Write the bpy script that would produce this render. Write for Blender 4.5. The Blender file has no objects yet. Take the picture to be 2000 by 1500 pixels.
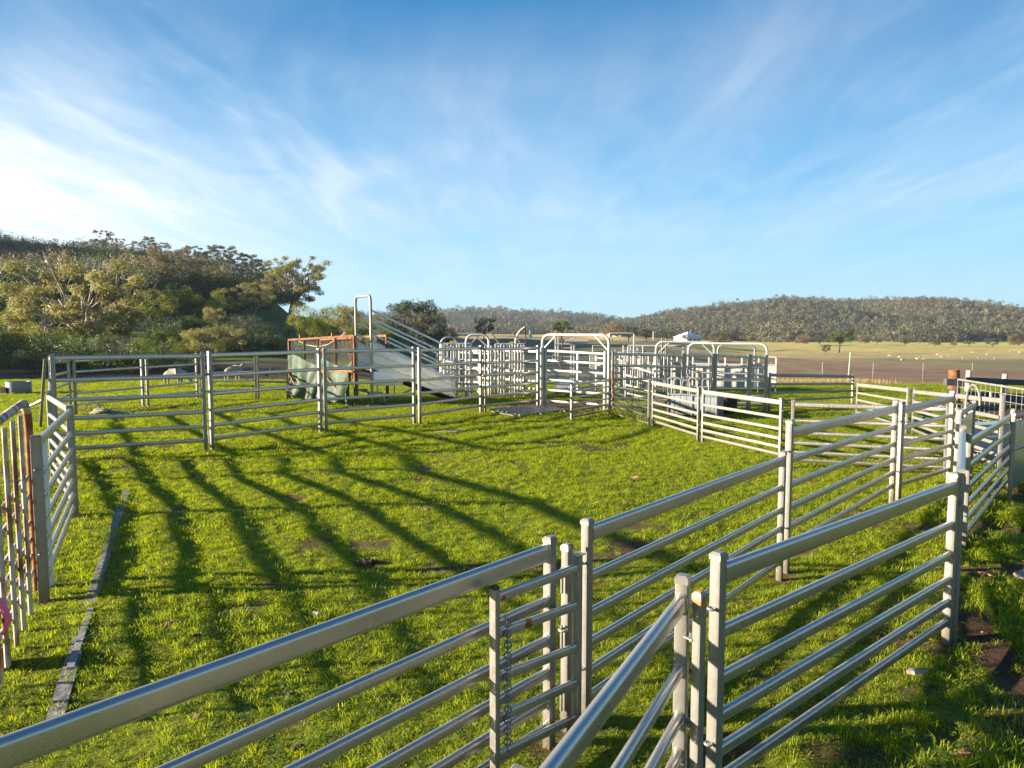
import bpy, math, random
import numpy as np
from mathutils import Vector, Matrix, noise as mnoise

random.seed(7)
RNG = np.random.default_rng(11)
scene = bpy.context.scene
COL = scene.collection
R = math.radians

# ------------------------------------------------------------------ camera model (pixels of the 2000 x 1500 photograph)
F, YH, CH = 1350.0, 645.0, 2.23
TH = math.atan((750 - YH) / F)
def ray(px, py):
    u = (px - 1000) / F; v = (750 - py) / F
    return np.array([u, math.cos(TH) + v * math.sin(TH), -math.sin(TH) + v * math.cos(TH)])
def gp(px, py, z=0.0):
    d = ray(px, py); t = (z - CH) / d[2]
    return np.array([d[0] * t, d[1] * t])
def at(px, py, Y):
    d = ray(px, py); t = Y / d[1]
    return np.array([d[0] * t, Y, CH + d[2] * t])
def htop(py, base, px=None):
    """height of a point seen at row py above the plan point base"""
    if px is None: px = 1000 + F * base[0] / base[1]
    d = ray(px, py); t = base[1] / d[1]
    return CH + d[2] * t
def hit(px, py, P, D):
    """where the sight line through a pixel meets the vertical plane through P along D"""
    d = ray(px, py)
    A = np.array([[d[0], -D[0]], [d[1], -D[1]]]); t, s = np.linalg.solve(A, np.array([P[0], P[1]]))
    return np.array([d[0] * t, d[1] * t, CH + d[2] * t])

# ------------------------------------------------------------------ noise and terrain
def vnoise(x, y, seed=0):
    x = np.asarray(x, float); y = np.asarray(y, float)
    xi = np.floor(x).astype(np.int64); yi = np.floor(y).astype(np.int64)
    xf = x - xi; yf = y - yi
    def h(a, b):
        n = (a * 374761393 + b * 668265263 + seed * 974634777) & 0xffffffff
        n = ((n ^ (n >> 13)) * 1274126177) & 0xffffffff
        n = n ^ (n >> 16)
        return (n & 0xffff) / 65535.0
    sx = xf * xf * (3 - 2 * xf); sy = yf * yf * (3 - 2 * yf)
    a = h(xi, yi); b = h(xi + 1, yi); c = h(xi, yi + 1); d = h(xi + 1, yi + 1)
    return (a * (1 - sx) + b * sx) * (1 - sy) + (c * (1 - sx) + d * sx) * sy
def fbm(x, y, o=4, seed=0):
    s = 0; a = .5; t = 0
    for i in range(o):
        s = s + a * vnoise(np.asarray(x) * 2 ** i, np.asarray(y) * 2 ** i, seed + i * 17); t += a; a *= .5
    return s / t
def sstep(a, b, x):
    t = np.clip((x - a) / (b - a), 0, 1); return t * t * (3 - 2 * t)

DG = np.array([0, 28, 45, 60, 100, 155, 220, 300, 420, 700, 1200, 4000.])
PROF = {
 -1000: [0, 0, -.5, -.5, -.5, 0, 0, 0, 0, -2, -5, -14],
 -300: [0, 0, -.6, -.6, .6, 3, 6, 9, 8, 4, 0, -14],
 0:    [0, 0, -.8, -.4, 3.0, 10, 21, 34, 34, 20, 5, -14],
 200:  [0, 0, -.8, -.4, 3.0, 10, 21, 34, 34, 20, 5, -14],
 400:  [0, 0, -.8, -.4, 2.5, 8.5, 17, 27, 27, 15, 0, -14],
 520:  [0, 0, -.8, -.4, 1.8, 6, 11, 17, 17, 9, 0, -14],
 580:  [0, 0, -.8, -.5, 1.2, 4.9, 6.5, 8, 8, 3, -5, -14],
 700:  [0, 0, -.8, -.8, 0, 1.5, 2.3, 3, 2, -2, -8, -14],
 850:  [0, 0, -1, -1.6, -2.2, -2.2, -1.2, .3, 0, -5, -10, -14],
 1200: [0, 0, -1, -2, -3.2, -3.4, -2.2, -.8, -1.5, -6, -10, -14],
 1500: [0, 0, -1.5, -2.4, -4, -5.3, -6.2, -6.9, -7.4, -8.5, -12, -14],
 2600: [0, 0, -1.5, -2.4, -4, -5.3, -6.2, -6.9, -7.4, -8.5, -12, -14]}
PX = np.array(sorted(PROF)); PZ = np.array([PROF[k] for k in sorted(PROF)])
def polar(x, y):
    x = np.asarray(x, float); y = np.asarray(y, float); r = np.hypot(x, y) + 1e-6
    t = np.where(y > 1e-3, x / np.maximum(y, 1e-3), np.sign(x) * 9)
    t = np.clip(t, -1.48, 1.18)
    return 1000 + F * t, r / np.sqrt(1 + t * t), r
def hgt(x, y):
    px, d, r = polar(x, y)
    k = np.clip(np.searchsorted(PX, px) - 1, 0, len(PX) - 2)
    w = np.clip((px - PX[k]) / (PX[k + 1] - PX[k]), 0, 1); w = w * w * (3 - 2 * w)
    j = np.clip(np.searchsorted(DG, d) - 1, 0, len(DG) - 2)
    v = np.clip((d - DG[j]) / (DG[j + 1] - DG[j]), 0, 1); v = v * v * (3 - 2 * v) * .55 + v * .45
    z = (PZ[k, j] * (1 - v) + PZ[k, j + 1] * v) * (1 - w) + (PZ[k + 1, j] * (1 - v) + PZ[k + 1, j + 1] * v) * w
    z = z * sstep(-.5, .05, np.asarray(y) / r)
    z = z + 60 * np.exp(-((np.asarray(x) + 300) / 58.) ** 2 - ((np.asarray(y) - 205) / 78.) ** 2) + 47 * np.exp(-((np.asarray(x) + 200) / 30.) ** 2 - ((np.asarray(y) - 172) / 45.) ** 2)  # two unseen rises added past the left edge, shaped to shade the left hillside
    near = 1 - sstep(30, 60, r)
    z = z + near * ((fbm(x / 2.6 + 40, y / 2.6, 3, 3) - .5) * .125 + (fbm(x / .45, y / .45, 2, 9) - .5) * .028)
    z = z + (1 - near) * (fbm(x / 25., y / 25., 3, 5) - .5) * np.clip(r / 160, 0, 2.2)
    return z
def H0(x, y): return float(hgt(np.array([x]), np.array([y]))[0])
def ghit(px, py, y0=4.0):
    """first point of the terrain on a sight line"""
    d = ray(px, py); d = d / d[1]
    ys = np.concatenate([np.arange(y0, 60, .1), np.geomspace(60, 3500, 1800)])
    zs = CH + d[2] * ys
    below = np.nonzero(zs < hgt(d[0] * ys, ys))[0]
    y = ys[below[0]] if len(below) else ys[-1]
    return np.array([d[0] * y, y])

# ------------------------------------------------------------------ materials
MATS = {}
def nmat(name):
    m = bpy.data.materials.new(name); m.use_nodes = True
    MATS[name] = m
    return m, m.node_tree.nodes, m.node_tree.links, m.node_tree.nodes['Principled BSDF']
def ramp(N, stops):
    r = N.new('ShaderNodeValToRGB'); e = r.color_ramp.elements
    while len(e) < len(stops): e.new(.5)
    for i, (p, c) in enumerate(stops):
        e[i].position = p; e[i].color = (c[0], c[1], c[2], 1)
    return r
def noisy(name, stops, scale=8, rough=.6, metal=0, detail=6, bump=0, bscale=None, coord='Object', stretch=None, dist=0, spec=.5):
    m, N, L, B = nmat(name)
    tc = N.new('ShaderNodeTexCoord'); src = tc.outputs[coord]
    if stretch:
        mp = N.new('ShaderNodeMapping'); mp.inputs['Scale'].default_value = stretch; L.new(src, mp.inputs[0]); src = mp.outputs[0]
    n = N.new('ShaderNodeTexNoise'); n.inputs['Scale'].default_value = scale; n.inputs['Detail'].default_value = detail; n.inputs['Distortion'].default_value = dist
    L.new(src, n.inputs['Vector'])
    r = ramp(N, stops); L.new(n.outputs['Fac'], r.inputs[0]); L.new(r.outputs[0], B.inputs['Base Color'])
    B.inputs['Roughness'].default_value = rough; B.inputs['Metallic'].default_value = metal; B.inputs['Specular IOR Level'].default_value = spec
    if bump:
        b = N.new('ShaderNodeBump'); b.inputs['Strength'].default_value = bump; b.inputs['Distance'].default_value = .02
        n2 = N.new('ShaderNodeTexNoise'); n2.inputs['Scale'].default_value = bscale or scale * 3; n2.inputs['Detail'].default_value = 5
        L.new(src, n2.inputs['Vector']); L.new(n2.outputs['Fac'], b.inputs['Height']); L.new(b.outputs[0], B.inputs['Normal'])
    return m
def galv(name, c, metal, rough, spangle=.22, rust=0, bump=.12, var=1.0):
    """zinc coat: soft spangle, drips and scuffs along the steel"""
    m, N, L, B = nmat(name)
    tc = N.new('ShaderNodeTexCoord')
    vo = N.new('ShaderNodeTexVoronoi'); vo.inputs['Scale'].default_value = 55; L.new(tc.outputs['Object'], vo.inputs['Vector'])
    n = N.new('ShaderNodeTexNoise'); n.inputs['Scale'].default_value = 5; n.inputs['Detail'].default_value = 8; n.inputs['Roughness'].default_value = .65
    L.new(tc.outputs['Object'], n.inputs['Vector'])
    n3 = N.new('ShaderNodeTexNoise'); n3.inputs['Scale'].default_value = 28; n3.inputs['Detail'].default_value = 4; n3.inputs['Roughness'].default_value = .7
    L.new(tc.outputs['Object'], n3.inputs['Vector'])
    mx = N.new('ShaderNodeMix'); mx.inputs[0].default_value = spangle
    L.new(n.outputs['Fac'], mx.inputs[2]); L.new(vo.outputs['Color'], mx.inputs[3])
    r = ramp(N, [(.25, [k * (1 - .2 * var) for k in c]), (.5, c), (.75, [min(1, k * (1 + .14 * var)) for k in c])])
    L.new(mx.outputs[0], r.inputs[0])
    # pale zinc runs and small dull spots
    r2 = ramp(N, [(.33, (.72, .70, .66)), (.40, (1, 1, 1)), (.66, (1, 1, 1)), (.74, (1.25, 1.25, 1.25))]); L.new(n3.outputs['Fac'], r2.inputs[0])
    mm = N.new('ShaderNodeMix'); mm.data_type = 'RGBA'; mm.blend_type = 'MULTIPLY'; mm.inputs[0].default_value = .3
    L.new(r.outputs[0], mm.inputs[6]); L.new(r2.outputs[0], mm.inputs[7]); 
    gm = N.new('ShaderNodeNewGeometry'); sz = N.new('ShaderNodeSeparateXYZ'); L.new(gm.outputs['Position'], sz.inputs[0])
    md = N.new('ShaderNodeMath'); md.operation = 'MULTIPLY_ADD'; md.inputs[1].default_value = -.36; L.new(n3.outputs['Fac'], md.inputs[0]); L.new(sz.outputs[2], md.inputs[2])
    mr = N.new('ShaderNodeMapRange'); mr.inputs[1].default_value = .09; mr.inputs[2].default_value = -.12; mr.inputs[3].default_value = 0; mr.inputs[4].default_value = .6; L.new(md.outputs[0], mr.inputs[0])
    mw = N.new('ShaderNodeMix'); mw.data_type = 'RGBA'; L.new(mr.outputs[0], mw.inputs[0]); L.new(mm.outputs[2], mw.inputs[6]); mw.inputs[7].default_value = (.12, .085, .05, 1)
    fin = mw.outputs[2]
    if rust:
        n4 = N.new('ShaderNodeTexNoise'); n4.inputs['Scale'].default_value = 9; n4.inputs['Detail'].default_value = 5; L.new(tc.outputs['Object'], n4.inputs['Vector'])
        r4 = ramp(N, [(1 - rust, (0, 0, 0)), (1 - rust + .05, (1, 1, 1))]); L.new(n4.outputs['Fac'], r4.inputs[0])
        m4 = N.new('ShaderNodeMix'); m4.data_type = 'RGBA'; L.new(r4.outputs[0], m4.inputs[0]); L.new(fin, m4.inputs[6]); m4.inputs[7].default_value = (.30, .10, .03, 1); fin = m4.outputs[2]
    L.new(fin, B.inputs['Base Color'])
    rr = N.new('ShaderNodeMapRange'); rr.inputs[3].default_value = rough - .1 * var; rr.inputs[4].default_value = rough + .16 * var
    L.new(n.outputs['Fac'], rr.inputs[0]); L.new(rr.outputs[0], B.inputs['Roughness'])
    B.inputs['Metallic'].default_value = metal
    b = N.new('ShaderNodeBump'); b.inputs['Strength'].default_value = bump; b.inputs['Distance'].default_value = .01
    L.new(n3.outputs['Fac'], b.inputs['Height']); L.new(b.outputs[0], B.inputs['Normal'])
    return m
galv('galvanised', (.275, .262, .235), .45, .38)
galv('galvanised_rail', (.50, .46, .41), .74, .27, .12, 0, .015, .45)
galv('galvanised_gate', (.47, .45, .42), .72, .30, .15, .335, .06)
galv('galvanised_cap', (.50, .48, .45), .5, .38, .2, .48, .1)
galv('galvanised_dull', (.33, .33, .33), .6, .42)
galv('galvanised_bright', (.285, .27, .24), .3, .42)
galv('sheet', (.50, .51, .52), .6, .24, .05, 0, .006, .25)
galv('sheet_pale', (.62, .64, .66), .5, .34, .05, 0, .006, .25)
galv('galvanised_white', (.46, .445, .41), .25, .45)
galv('dark_steel', (.20, .22, .24), .5, .5)
noisy('rust', [(.3, (.13, .042, .018)), (.5, (.30, .10, .035)), (.7, (.46, .17, .06))], 9, .85, .1, bump=.3)
noisy('rust_orange', [(.3, (.085, .034, .014)), (.55, (.18, .072, .024)), (.75, (.27, .12, .045))], 5, .8, .1, bump=.2)
noisy('rust_bright', [(.3, (.42, .12, .02)), (.6, (.62, .20, .04))], 40, .8)
noisy('rust_pale', [(.36, (.17, .07, .035)), (.47, (.30, .17, .10)), (.54, (.48, .40, .33)), (.75, (.60, .53, .46))], 14, .7, .15, bump=.25, stretch=(1, 1, .25))
noisy('weathered_timber', [(.3, (.14, .13, .125)), (.6, (.30, .28, .26)), (.8, (.42, .40, .37))], 6, .85, stretch=(8, 1, 8), bump=.35)
noisy('dark_timber', [(.3, (.03, .037, .05)), (.6, (.07, .085, .11)), (.8, (.12, .135, .165))], 5, .85, stretch=(1, 1, 6), bump=.3)
noisy('brown_timber', [(.3, (.03, .018, .012)), (.7, (.085, .055, .04))], 5, .85, bump=.3)
noisy('pale_timber', [(.3, (.33, .27, .2)), (.7, (.55, .47, .37))], 7, .8, stretch=(1, 1, .2), bump=.3)
noisy('black_plastic', [(.3, (.012, .012, .014)), (.7, (.03, .03, .033))], 6, .45)
noisy('tarp', [(.3, (.032, .062, .036)), (.55, (.062, .10, .060)), (.75, (.115, .14, .09))], 5, .75, bump=.3, bscale=14)
noisy('wire', [(.3, (.30, .28, .25)), (.7, (.48, .46, .42))], 9, .5, .4)
noisy('rope', [(.3, (.30, .26, .18)), (.7, (.5, .45, .33))], 30, .9)
noisy('pink_tape', [(.3, (.75, .09, .24)), (.7, (.9, .18, .36))], 8, .5)
noisy('paint_yellow', [(.3, (.6, .4, .03)), (.7, (.75, .55, .06))], 8, .5)
noisy('paint_red', [(.3, (.5, .04, .03)), (.7, (.62, .08, .05))], 8, .5)
noisy('paint_white', [(.3, (.66, .64, .6)), (.7, (.8, .78, .74))], 3, .6)
noisy('paint_green', [(.3, (.25, .42, .30)), (.7, (.4, .55, .42))], 8, .6)
noisy('roof_grey', [(.3, (.42, .44, .46)), (.7, (.55, .57, .6))], .5, .45)
noisy('roof_red', [(.3, (.22, .06, .04)), (.7, (.32, .1, .06))], .5, .7)
noisy('window_dark', [(.3, (.02, .025, .03)), (.7, (.05, .055, .06))], 1, .15)
noisy('stone_brown', [(.3, (.17, .075, .035)), (.55, (.33, .17, .085)), (.8, (.46, .27, .15))], 9, .9, bump=.6)
noisy('stone_pale', [(.3, (.22, .17, .13)), (.6, (.40, .33, .27)), (.8, (.52, .46, .39))], 9, .9, bump=.6)
noisy('clod', [(.3, (.045, .022, .012)), (.6, (.10, .052, .03)), (.8, (.17, .09, .055))], 16, .95, bump=.8)
noisy('dung', [(.3, (.022, .016, .012)), (.7, (.06, .042, .03))], 18, .8, bump=.8)
noisy('fleece', [(.3, (.24, .20, .15)), (.55, (.36, .31, .24)), (.8, (.46, .41, .33))], 16, .95, bump=.7)
noisy('sheep_face', [(.3, (.45, .40, .35)), (.7, (.6, .55, .48))], 12, .8)
noisy('feather_dark', [(.3, (.014, .012, .012)), (.7, (.05, .04, .035))], 20, .6)
noisy('feather_white', [(.3, (.6, .58, .55)), (.7, (.75, .73, .7))], 20, .7)
noisy('bark_grey', [(.3, (.10, .075, .055)), (.55, (.24, .19, .15)), (.8, (.44, .37, .30))], 3, .9, stretch=(1, 1, .3), bump=.5)
noisy('bark_pale', [(.3, (.20, .16, .12)), (.55, (.42, .36, .30)), (.8, (.58, .52, .45))], 3, .85, stretch=(1, 1, .3), bump=.4)
noisy('bark_dark', [(.3, (.05, .035, .028)), (.7, (.16, .115, .085))], 3, .9, stretch=(1, 1, .3), bump=.5)

def leafmat(name, a, b, c, trans=.35, scale=.35, patch=0):
    m, N, L, B = nmat(name)
    tc = N.new('ShaderNodeTexCoord'); oi = N.new('ShaderNodeObjectInfo'); geo = N.new('ShaderNodeNewGeometry')
    n = N.new('ShaderNodeTexNoise'); n.inputs['Scale'].default_value = scale; n.inputs['Detail'].default_value = 3
    L.new(tc.outputs['Object'], n.inputs['Vector'])
    a1 = N.new('ShaderNodeMath'); a1.operation = 'MULTIPLY_ADD'; a1.inputs[1].default_value = .34; L.new(geo.outputs['Random Per Island'], a1.inputs[0]); L.new(n.outputs['Fac'], a1.inputs[2])
    a2 = N.new('ShaderNodeMath'); a2.operation = 'MULTIPLY_ADD'; a2.inputs[1].default_value = .22; L.new(oi.outputs['Random'], a2.inputs[0]); L.new(a1.outputs[0], a2.inputs[2])
    fac = a2.outputs[0]
    if patch:
        n5 = N.new('ShaderNodeTexNoise'); n5.inputs['Scale'].default_value = .011; n5.inputs['Detail'].default_value = 4; L.new(geo.outputs['Position'], n5.inputs['Vector'])
        a3 = N.new('ShaderNodeMath'); a3.operation = 'MULTIPLY_ADD'; a3.inputs[1].default_value = patch; L.new(n5.outputs['Fac'], a3.inputs[0]); L.new(fac, a3.inputs[2])
        a4 = N.new('ShaderNodeMath'); a4.operation = 'SUBTRACT'; a4.inputs[1].default_value = patch * .5; L.new(a3.outputs[0], a4.inputs[0]); fac = a4.outputs[0]
    r = ramp(N, [(.4, a), (.75, b), (1.0, c)]); L.new(fac, r.inputs[0])
    L.new(r.outputs[0], B.inputs['Base Color']); B.inputs['Roughness'].default_value = .55; B.inputs['Specular IOR Level'].default_value = .3
    t = N.new('ShaderNodeBsdfTranslucent'); hs = N.new('ShaderNodeHueSaturation'); hs.inputs['Saturation'].default_value = 1.1; hs.inputs['Value'].default_value = 1.5
    L.new(r.outputs[0], hs.inputs['Color']); L.new(hs.outputs[0], t.inputs[0])
    mx = N.new('ShaderNodeMixShader'); mx.inputs[0].default_value = trans
    L.new(B.outputs[0], mx.inputs[1]); L.new(t.outputs[0], mx.inputs[2])
    L.new(mx.outputs[0], N['Material Output'].inputs['Surface'])
    return m
leafmat('leaf_olive', (.125, .125, .042), (.235, .22, .075), (.34, .305, .12), .45)
leafmat('leaf_bronze', (.10, .084, .042), (.175, .138, .07), (.26, .20, .115), .35)
leafmat('leaf_green', (.040, .062, .014), (.09, .125, .024), (.17, .19, .045), .38)
leafmat('leaf_wattle', (.095, .115, .018), (.19, .205, .034), (.28, .28, .06), .42)
leafmat('leaf_dark', (.036, .050, .026), (.070, .088, .044), (.12, .13, .07), .3)
leafmat('leaf_far', (.034, .040, .022), (.085, .082, .040), (.165, .138, .070), .12, .02, 1.1)
leafmat('blade', (.140, .195, .008), (.275, .335, .014), (.41, .43, .045), .52, .9)
leafmat('clover', (.09, .15, .018), (.17, .24, .028), (.25, .31, .055), .4, 2)
leafmat('straw', (.22, .16, .07), (.36, .27, .12), (.5, .4, .2), .4, 2)

# ------------------------------------------------------------------ mesh helpers
class MB:
    def __init__(s): s.v = []; s.f = []
    def add(s, v, f):
        o = len(s.v); s.v += [tuple(map(float, p)) for p in v]; s.f += [tuple(i + o for i in q) for q in f]; return s
    def prism(s, p0, p1, w, h, r=None, up=(0, 0, 1), n=3):
        p0 = Vector(p0); p1 = Vector(p1); d = (p1 - p0).normalized(); up = Vector(up)
        sd = d.cross(up)
        if sd.length < 1e-4: sd = d.cross(Vector((1, 0, 0)))
        sd.normalize(); u = sd.cross(d).normalized()
        r = min(w, h) * .5 * .96 if r is None else min(r, w * .49, h * .49)
        pr = []
        for cx, cy, a0 in ((1, 1, 0), (-1, 1, 90), (-1, -1, 180), (1, -1, 270)):
            for k in range(n + 1):
                a = R(a0 + 90 * k / n)
                pr.append((cx * (w / 2 - r) + r * math.cos(a), cy * (h / 2 - r) + r * math.sin(a)))
        m = len(pr)
        v = [p0 + sd * a + u * b for a, b in pr] + [p1 + sd * a + u * b for a, b in pr]
        f = [(i, (i + 1) % m, m + (i + 1) % m, m + i) for i in range(m)]
        f += [tuple(range(m - 1, -1, -1)), tuple(range(m, 2 * m))]
        return s.add(v, f)
    def box(s, c, size, rz=0):
        c = Vector(c); x, y, z = (k / 2 for k in size); M = Matrix.Rotation(rz, 3, 'Z')
        v = [c + M @ Vector((a * x, b * y, e * z)) for e in (-1, 1) for a, b in ((-1, -1), (1, -1), (1, 1), (-1, 1))]
        return s.add(v, [(3, 2, 1, 0), (4, 5, 6, 7), (0, 1, 5, 4), (1, 2, 6, 5), (2, 3, 7, 6), (3, 0, 4, 7)])
    def tube(s, pts, r, n=8, cap=True):
        pts = [Vector(p) for p in pts]; k = len(pts)
        rs = r if hasattr(r, '__len__') else [r] * k
        d = (pts[1] - pts[0]).normalized(); a = d.orthogonal().normalized(); v = []
        for i in range(k):
            t = ((pts[min(i + 1, k - 1)] - pts[max(i - 1, 0)])).normalized()
            a = (a - t * a.dot(t)); a = a.normalized() if a.length > 1e-6 else t.orthogonal().normalized(); b = t.cross(a)
            for j in range(n):
                q = 2 * math.pi * j / n; v.append(pts[i] + (a * math.cos(q) + b * math.sin(q)) * rs[i])
        f = [(i * n + j, i * n + (j + 1) % n, (i + 1) * n + (j + 1) % n, (i + 1) * n + j) for i in range(k - 1) for j in range(n)]
        if cap: f += [tuple(range(n - 1, -1, -1)), tuple(range((k - 1) * n, k * n))]
        return s.add(v, f)
    def torus(s, c, R_, r, ax=(0, 0, 1), sx=1.0, n=14, m=6, side=None):
        ax = Vector(ax).normalized(); a = Vector(side).normalized() if side is not None else ax.orthogonal().normalized(); b = ax.cross(a); c = Vector(c)
        v = []; f = []
        for i in range(n):
            q = 2 * math.pi * i / n; e = a * math.cos(q) * sx + b * math.sin(q); p = c + e * R_
            e2 = e.normalized()
            for j in range(m):
                w = 2 * math.pi * j / m; v.append(p + (e2 * math.cos(w) + ax * math.sin(w)) * r)
        f = [(i * m + j, i * m + (j + 1) % m, ((i + 1) % n) * m + (j + 1) % m, ((i + 1) % n) * m + j) for i in range(n) for j in range(m)]
        return s.add(v, f)
    def build(s, name, mat, parent=None, smooth=38, origin=None):
        root = parent
        while root is not None and root.parent is not None: root = root.parent
        o = Vector(root.location) if root is not None else Vector(origin if origin is not None else (0, 0, 0))
        me = bpy.data.meshes.new(name)
        me.from_pydata([(p[0] - o.x, p[1] - o.y, p[2] - o.z) for p in s.v], [], s.f); me.update()
        if smooth:
            me.polygons.foreach_set('use_smooth', [True] * len(me.polygons)); me.set_sharp_from_angle(angle=R(smooth))
        me.materials.append(MATS[mat])
        ob = bpy.data.objects.new(name, me); COL.objects.link(ob)
        if parent is not None: ob.parent = parent
        else: ob.location = o
        return ob
def tag(o, label, cat, group=None, kind=None):
    if label: o['label'] = label
    if cat: o['category'] = cat
    if group: o['group'] = group
    if kind: o['kind'] = kind
    return o
def thing(name, label, cat, loc, group=None):
    o = bpy.data.objects.new(name, None); COL.objects.link(o); o.location = loc; o.empty_display_size = .2
    return tag(o, label, cat, group)
def npmesh(name, v, f, mat, loops=4):
    """fast mesh from numpy arrays (all faces with the same number of corners)"""
    v = np.asarray(v, np.float32); f = np.asarray(f, np.int32)
    me = bpy.data.meshes.new(name); me.vertices.add(len(v)); me.vertices.foreach_set('co', v.ravel())
    me.loops.add(f.size); me.loops.foreach_set('vertex_index', f.ravel())
    me.polygons.add(len(f)); me.polygons.foreach_set('loop_start', np.arange(0, f.size, loops, dtype=np.int32))
    me.update(calc_edges=True); me.validate()
    if mat: me.materials.append(MATS[mat])
    return me
def copy_tree(o, loc=None, rz=None, scale=None, label=None, group=None):
    c = o.copy(); COL.objects.link(c)
    for ch in list(o.children):
        d = ch.copy(); COL.objects.link(d); d.parent = c
        for g in list(ch.children):
            e = g.copy(); COL.objects.link(e); e.parent = d
    if loc is not None: c.location = loc
    if rz is not None: c.rotation_euler[2] = rz
    if scale is not None: c.scale = scale
    if label: c['label'] = label
    if group: c['group'] = group
    return c
def lerp(a, b, t): return np.asarray(a, float) * (1 - t) + np.asarray(b, float) * t
def v3(p, z): return (float(p[0]), float(p[1]), float(z))

# ------------------------------------------------------------------ ground
def zone_color(x, y):
    px, d, r = polar(x, y)
    n1 = fbm(x / 3.2, y / 3.2, 4, 21); n2 = fbm(x / 40., y / 40., 4, 22); n3 = fbm(x / .8, y / .8, 3, 23)
    g = lerp([.125, .135, .010], [.125, .165, .020], 0)[None, :] + (n1[:, None] - .5) * np.array([.05, .05, .01])[None, :]
    c = np.clip(g + np.array([.02, .035, 0.]), .01, 1)
    dirt = dirt_mask(x, y)[:, None]
    c = c * (1 - dirt) + np.array([.085, .048, .028])[None, :] * (.7 + .7 * n3[:, None]) * dirt
    def over(c, m, col, var=.35):
        m = np.clip(m, 0, 1)[:, None]
        return c * (1 - m) + np.array(col)[None, :] * (1 - var / 2 + var * (n2[:, None] * .5 + n1[:, None] * .5)) * m
    right = sstep(820, 900, px)
    dd = d * (1 + (n2 - .5) * .10)
    # paddocks beyond the yards
    c = over(c, right * sstep(30, 33, dd), (.20, .175, .08))
    c = over(c, right * (1 - sstep(1220, 1420, px)) * sstep(55, 80, dd), (.18, .17, .09))
    c = over(c, right * (1 - sstep(1180, 1330, px)) * sstep(235, 262, dd), (.62, .44, .19))
    gr = sstep(1200, 1400, px)
    c = over(c, gr * sstep(170, 240, dd), (.42, .345, .12))
    c = over(c, gr * sstep(200, 216, dd) * (1 - sstep(228, 250, dd)), (.38, .29, .15))
    c = over(c, gr * sstep(330, 420, dd), (.47, .395, .115))
    far_edge = np.interp(px, [1230, 1300, 1500, 1700, 2000, 2600], [120, 150, 215, 165, 108, 90])
    brown = sstep(1190, 1260, px) * sstep(33, 34.5, dd) * (1 - sstep(.97, 1.01, dd / far_edge))
    furrow = .5 + .5 * np.sin((y * 1.0 + x * .08) * 2.6)
    c = over(c, brown, (.235, .15, .09), .7)
    strip = np.exp(-((px - np.interp(d, [60, 100, 215], [1640, 1590, 1480])) / 16) ** 2) * brown * sstep(70, 90, d)
    c = over(c, strip, (.24, .20, .095))
    c = over(c, sstep(1440, 1500, px) * sstep(29.5, 31, dd) * (1 - sstep(33.5, 35, dd)), (.30, .215, .09))
    # left gully and slope, their shade put into darker ground colours
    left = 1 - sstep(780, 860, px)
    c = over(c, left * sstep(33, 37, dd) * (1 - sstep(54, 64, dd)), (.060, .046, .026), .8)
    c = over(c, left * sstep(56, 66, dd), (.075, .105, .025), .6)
    return np.clip(c, .004, 1)
POSTS = []
DIRT = [(gp(300, 800), (2.6, .35), .2, .8), (gp(1090, 793), (2.3, 1.7), 0, 1.), (gp(1210, 798), (1.3, 1.1), 0, .9), (gp(1930, 1260), (.24, 1.0), -.35, 1.0), (gp(1975, 800), (3.6, 2.6), 0, .95), (gp(1985, 1420), (.14, .3), -.3, .8), (gp(1680, 1010), (.5, .28), .6, .9),
        (gp(1560, 1080), (.3, .16), .4, .9), (gp(1430, 1470), (.22, .2), 0, .9), (gp(1640, 1480), (.3, .16), 0, .8), (gp(1870, 1450), (.25, .12), 0, .6), (gp(880, 870), (.35, .22), 0, .7),
        (gp(860, 890), (.2, .3), 0, .6), (gp(380, 905), (.6, .2), .2, .5), (gp(1900, 900), (.8, .5), 0, .9), (gp(1430, 1180), (.3, .18), .5, .55), (gp(560, 1420), (.15, .1), 0, .7),
        (gp(740, 1100), (.14, .09), 0, .8), (gp(160, 935), (.4, .16), .3, .5), (gp(1500, 1330), (.35, .12), .7, .6), (gp(520, 838), (.7, .2), .2, .4), (gp(1780, 1350), (.2, .1), .4, .7)]
def dirt_mask(x, y):
    m = np.zeros(len(x)); w = (fbm(x / .35, y / .35, 3, 31) - .5) * 1.1
    for (p, s, a, k) in DIRT:
        dx = x - p[0]; dy = y - p[1]; u = (dx * math.cos(a) + dy * math.sin(a)) / s[0]; v = (-dx * math.sin(a) + dy * math.cos(a)) / s[1]
        m = np.maximum(m, k * (1 - sstep(.55, 1.15, np.hypot(u, v) + w * .9)))
    nearm = np.nonzero((np.hypot(x, y) < 30) & (y > 0))[0]
    if len(nearm):
        xn = x[nearm]; yn = y[nearm]; mn = m[nearm]; wn = w[nearm]
        for (a, b) in POSTS: mn = np.maximum(mn, .8 * (1 - sstep(.05, .19, np.hypot(xn - a, yn - b) + wn * .12)))
        m[nearm] = mn
    sp = fbm(x / .7 + 9, y / .7, 4, 37)
    m = np.maximum(m, .85 * sstep(.665, .74, sp)); rt = sstep(0, .5, (x - 3.3) - (y - 4.8) * .42); m = np.maximum(m, .9 * rt * (1 - sstep(10, 13, y)) * sstep(.56, .64, sp))
    return m
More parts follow.
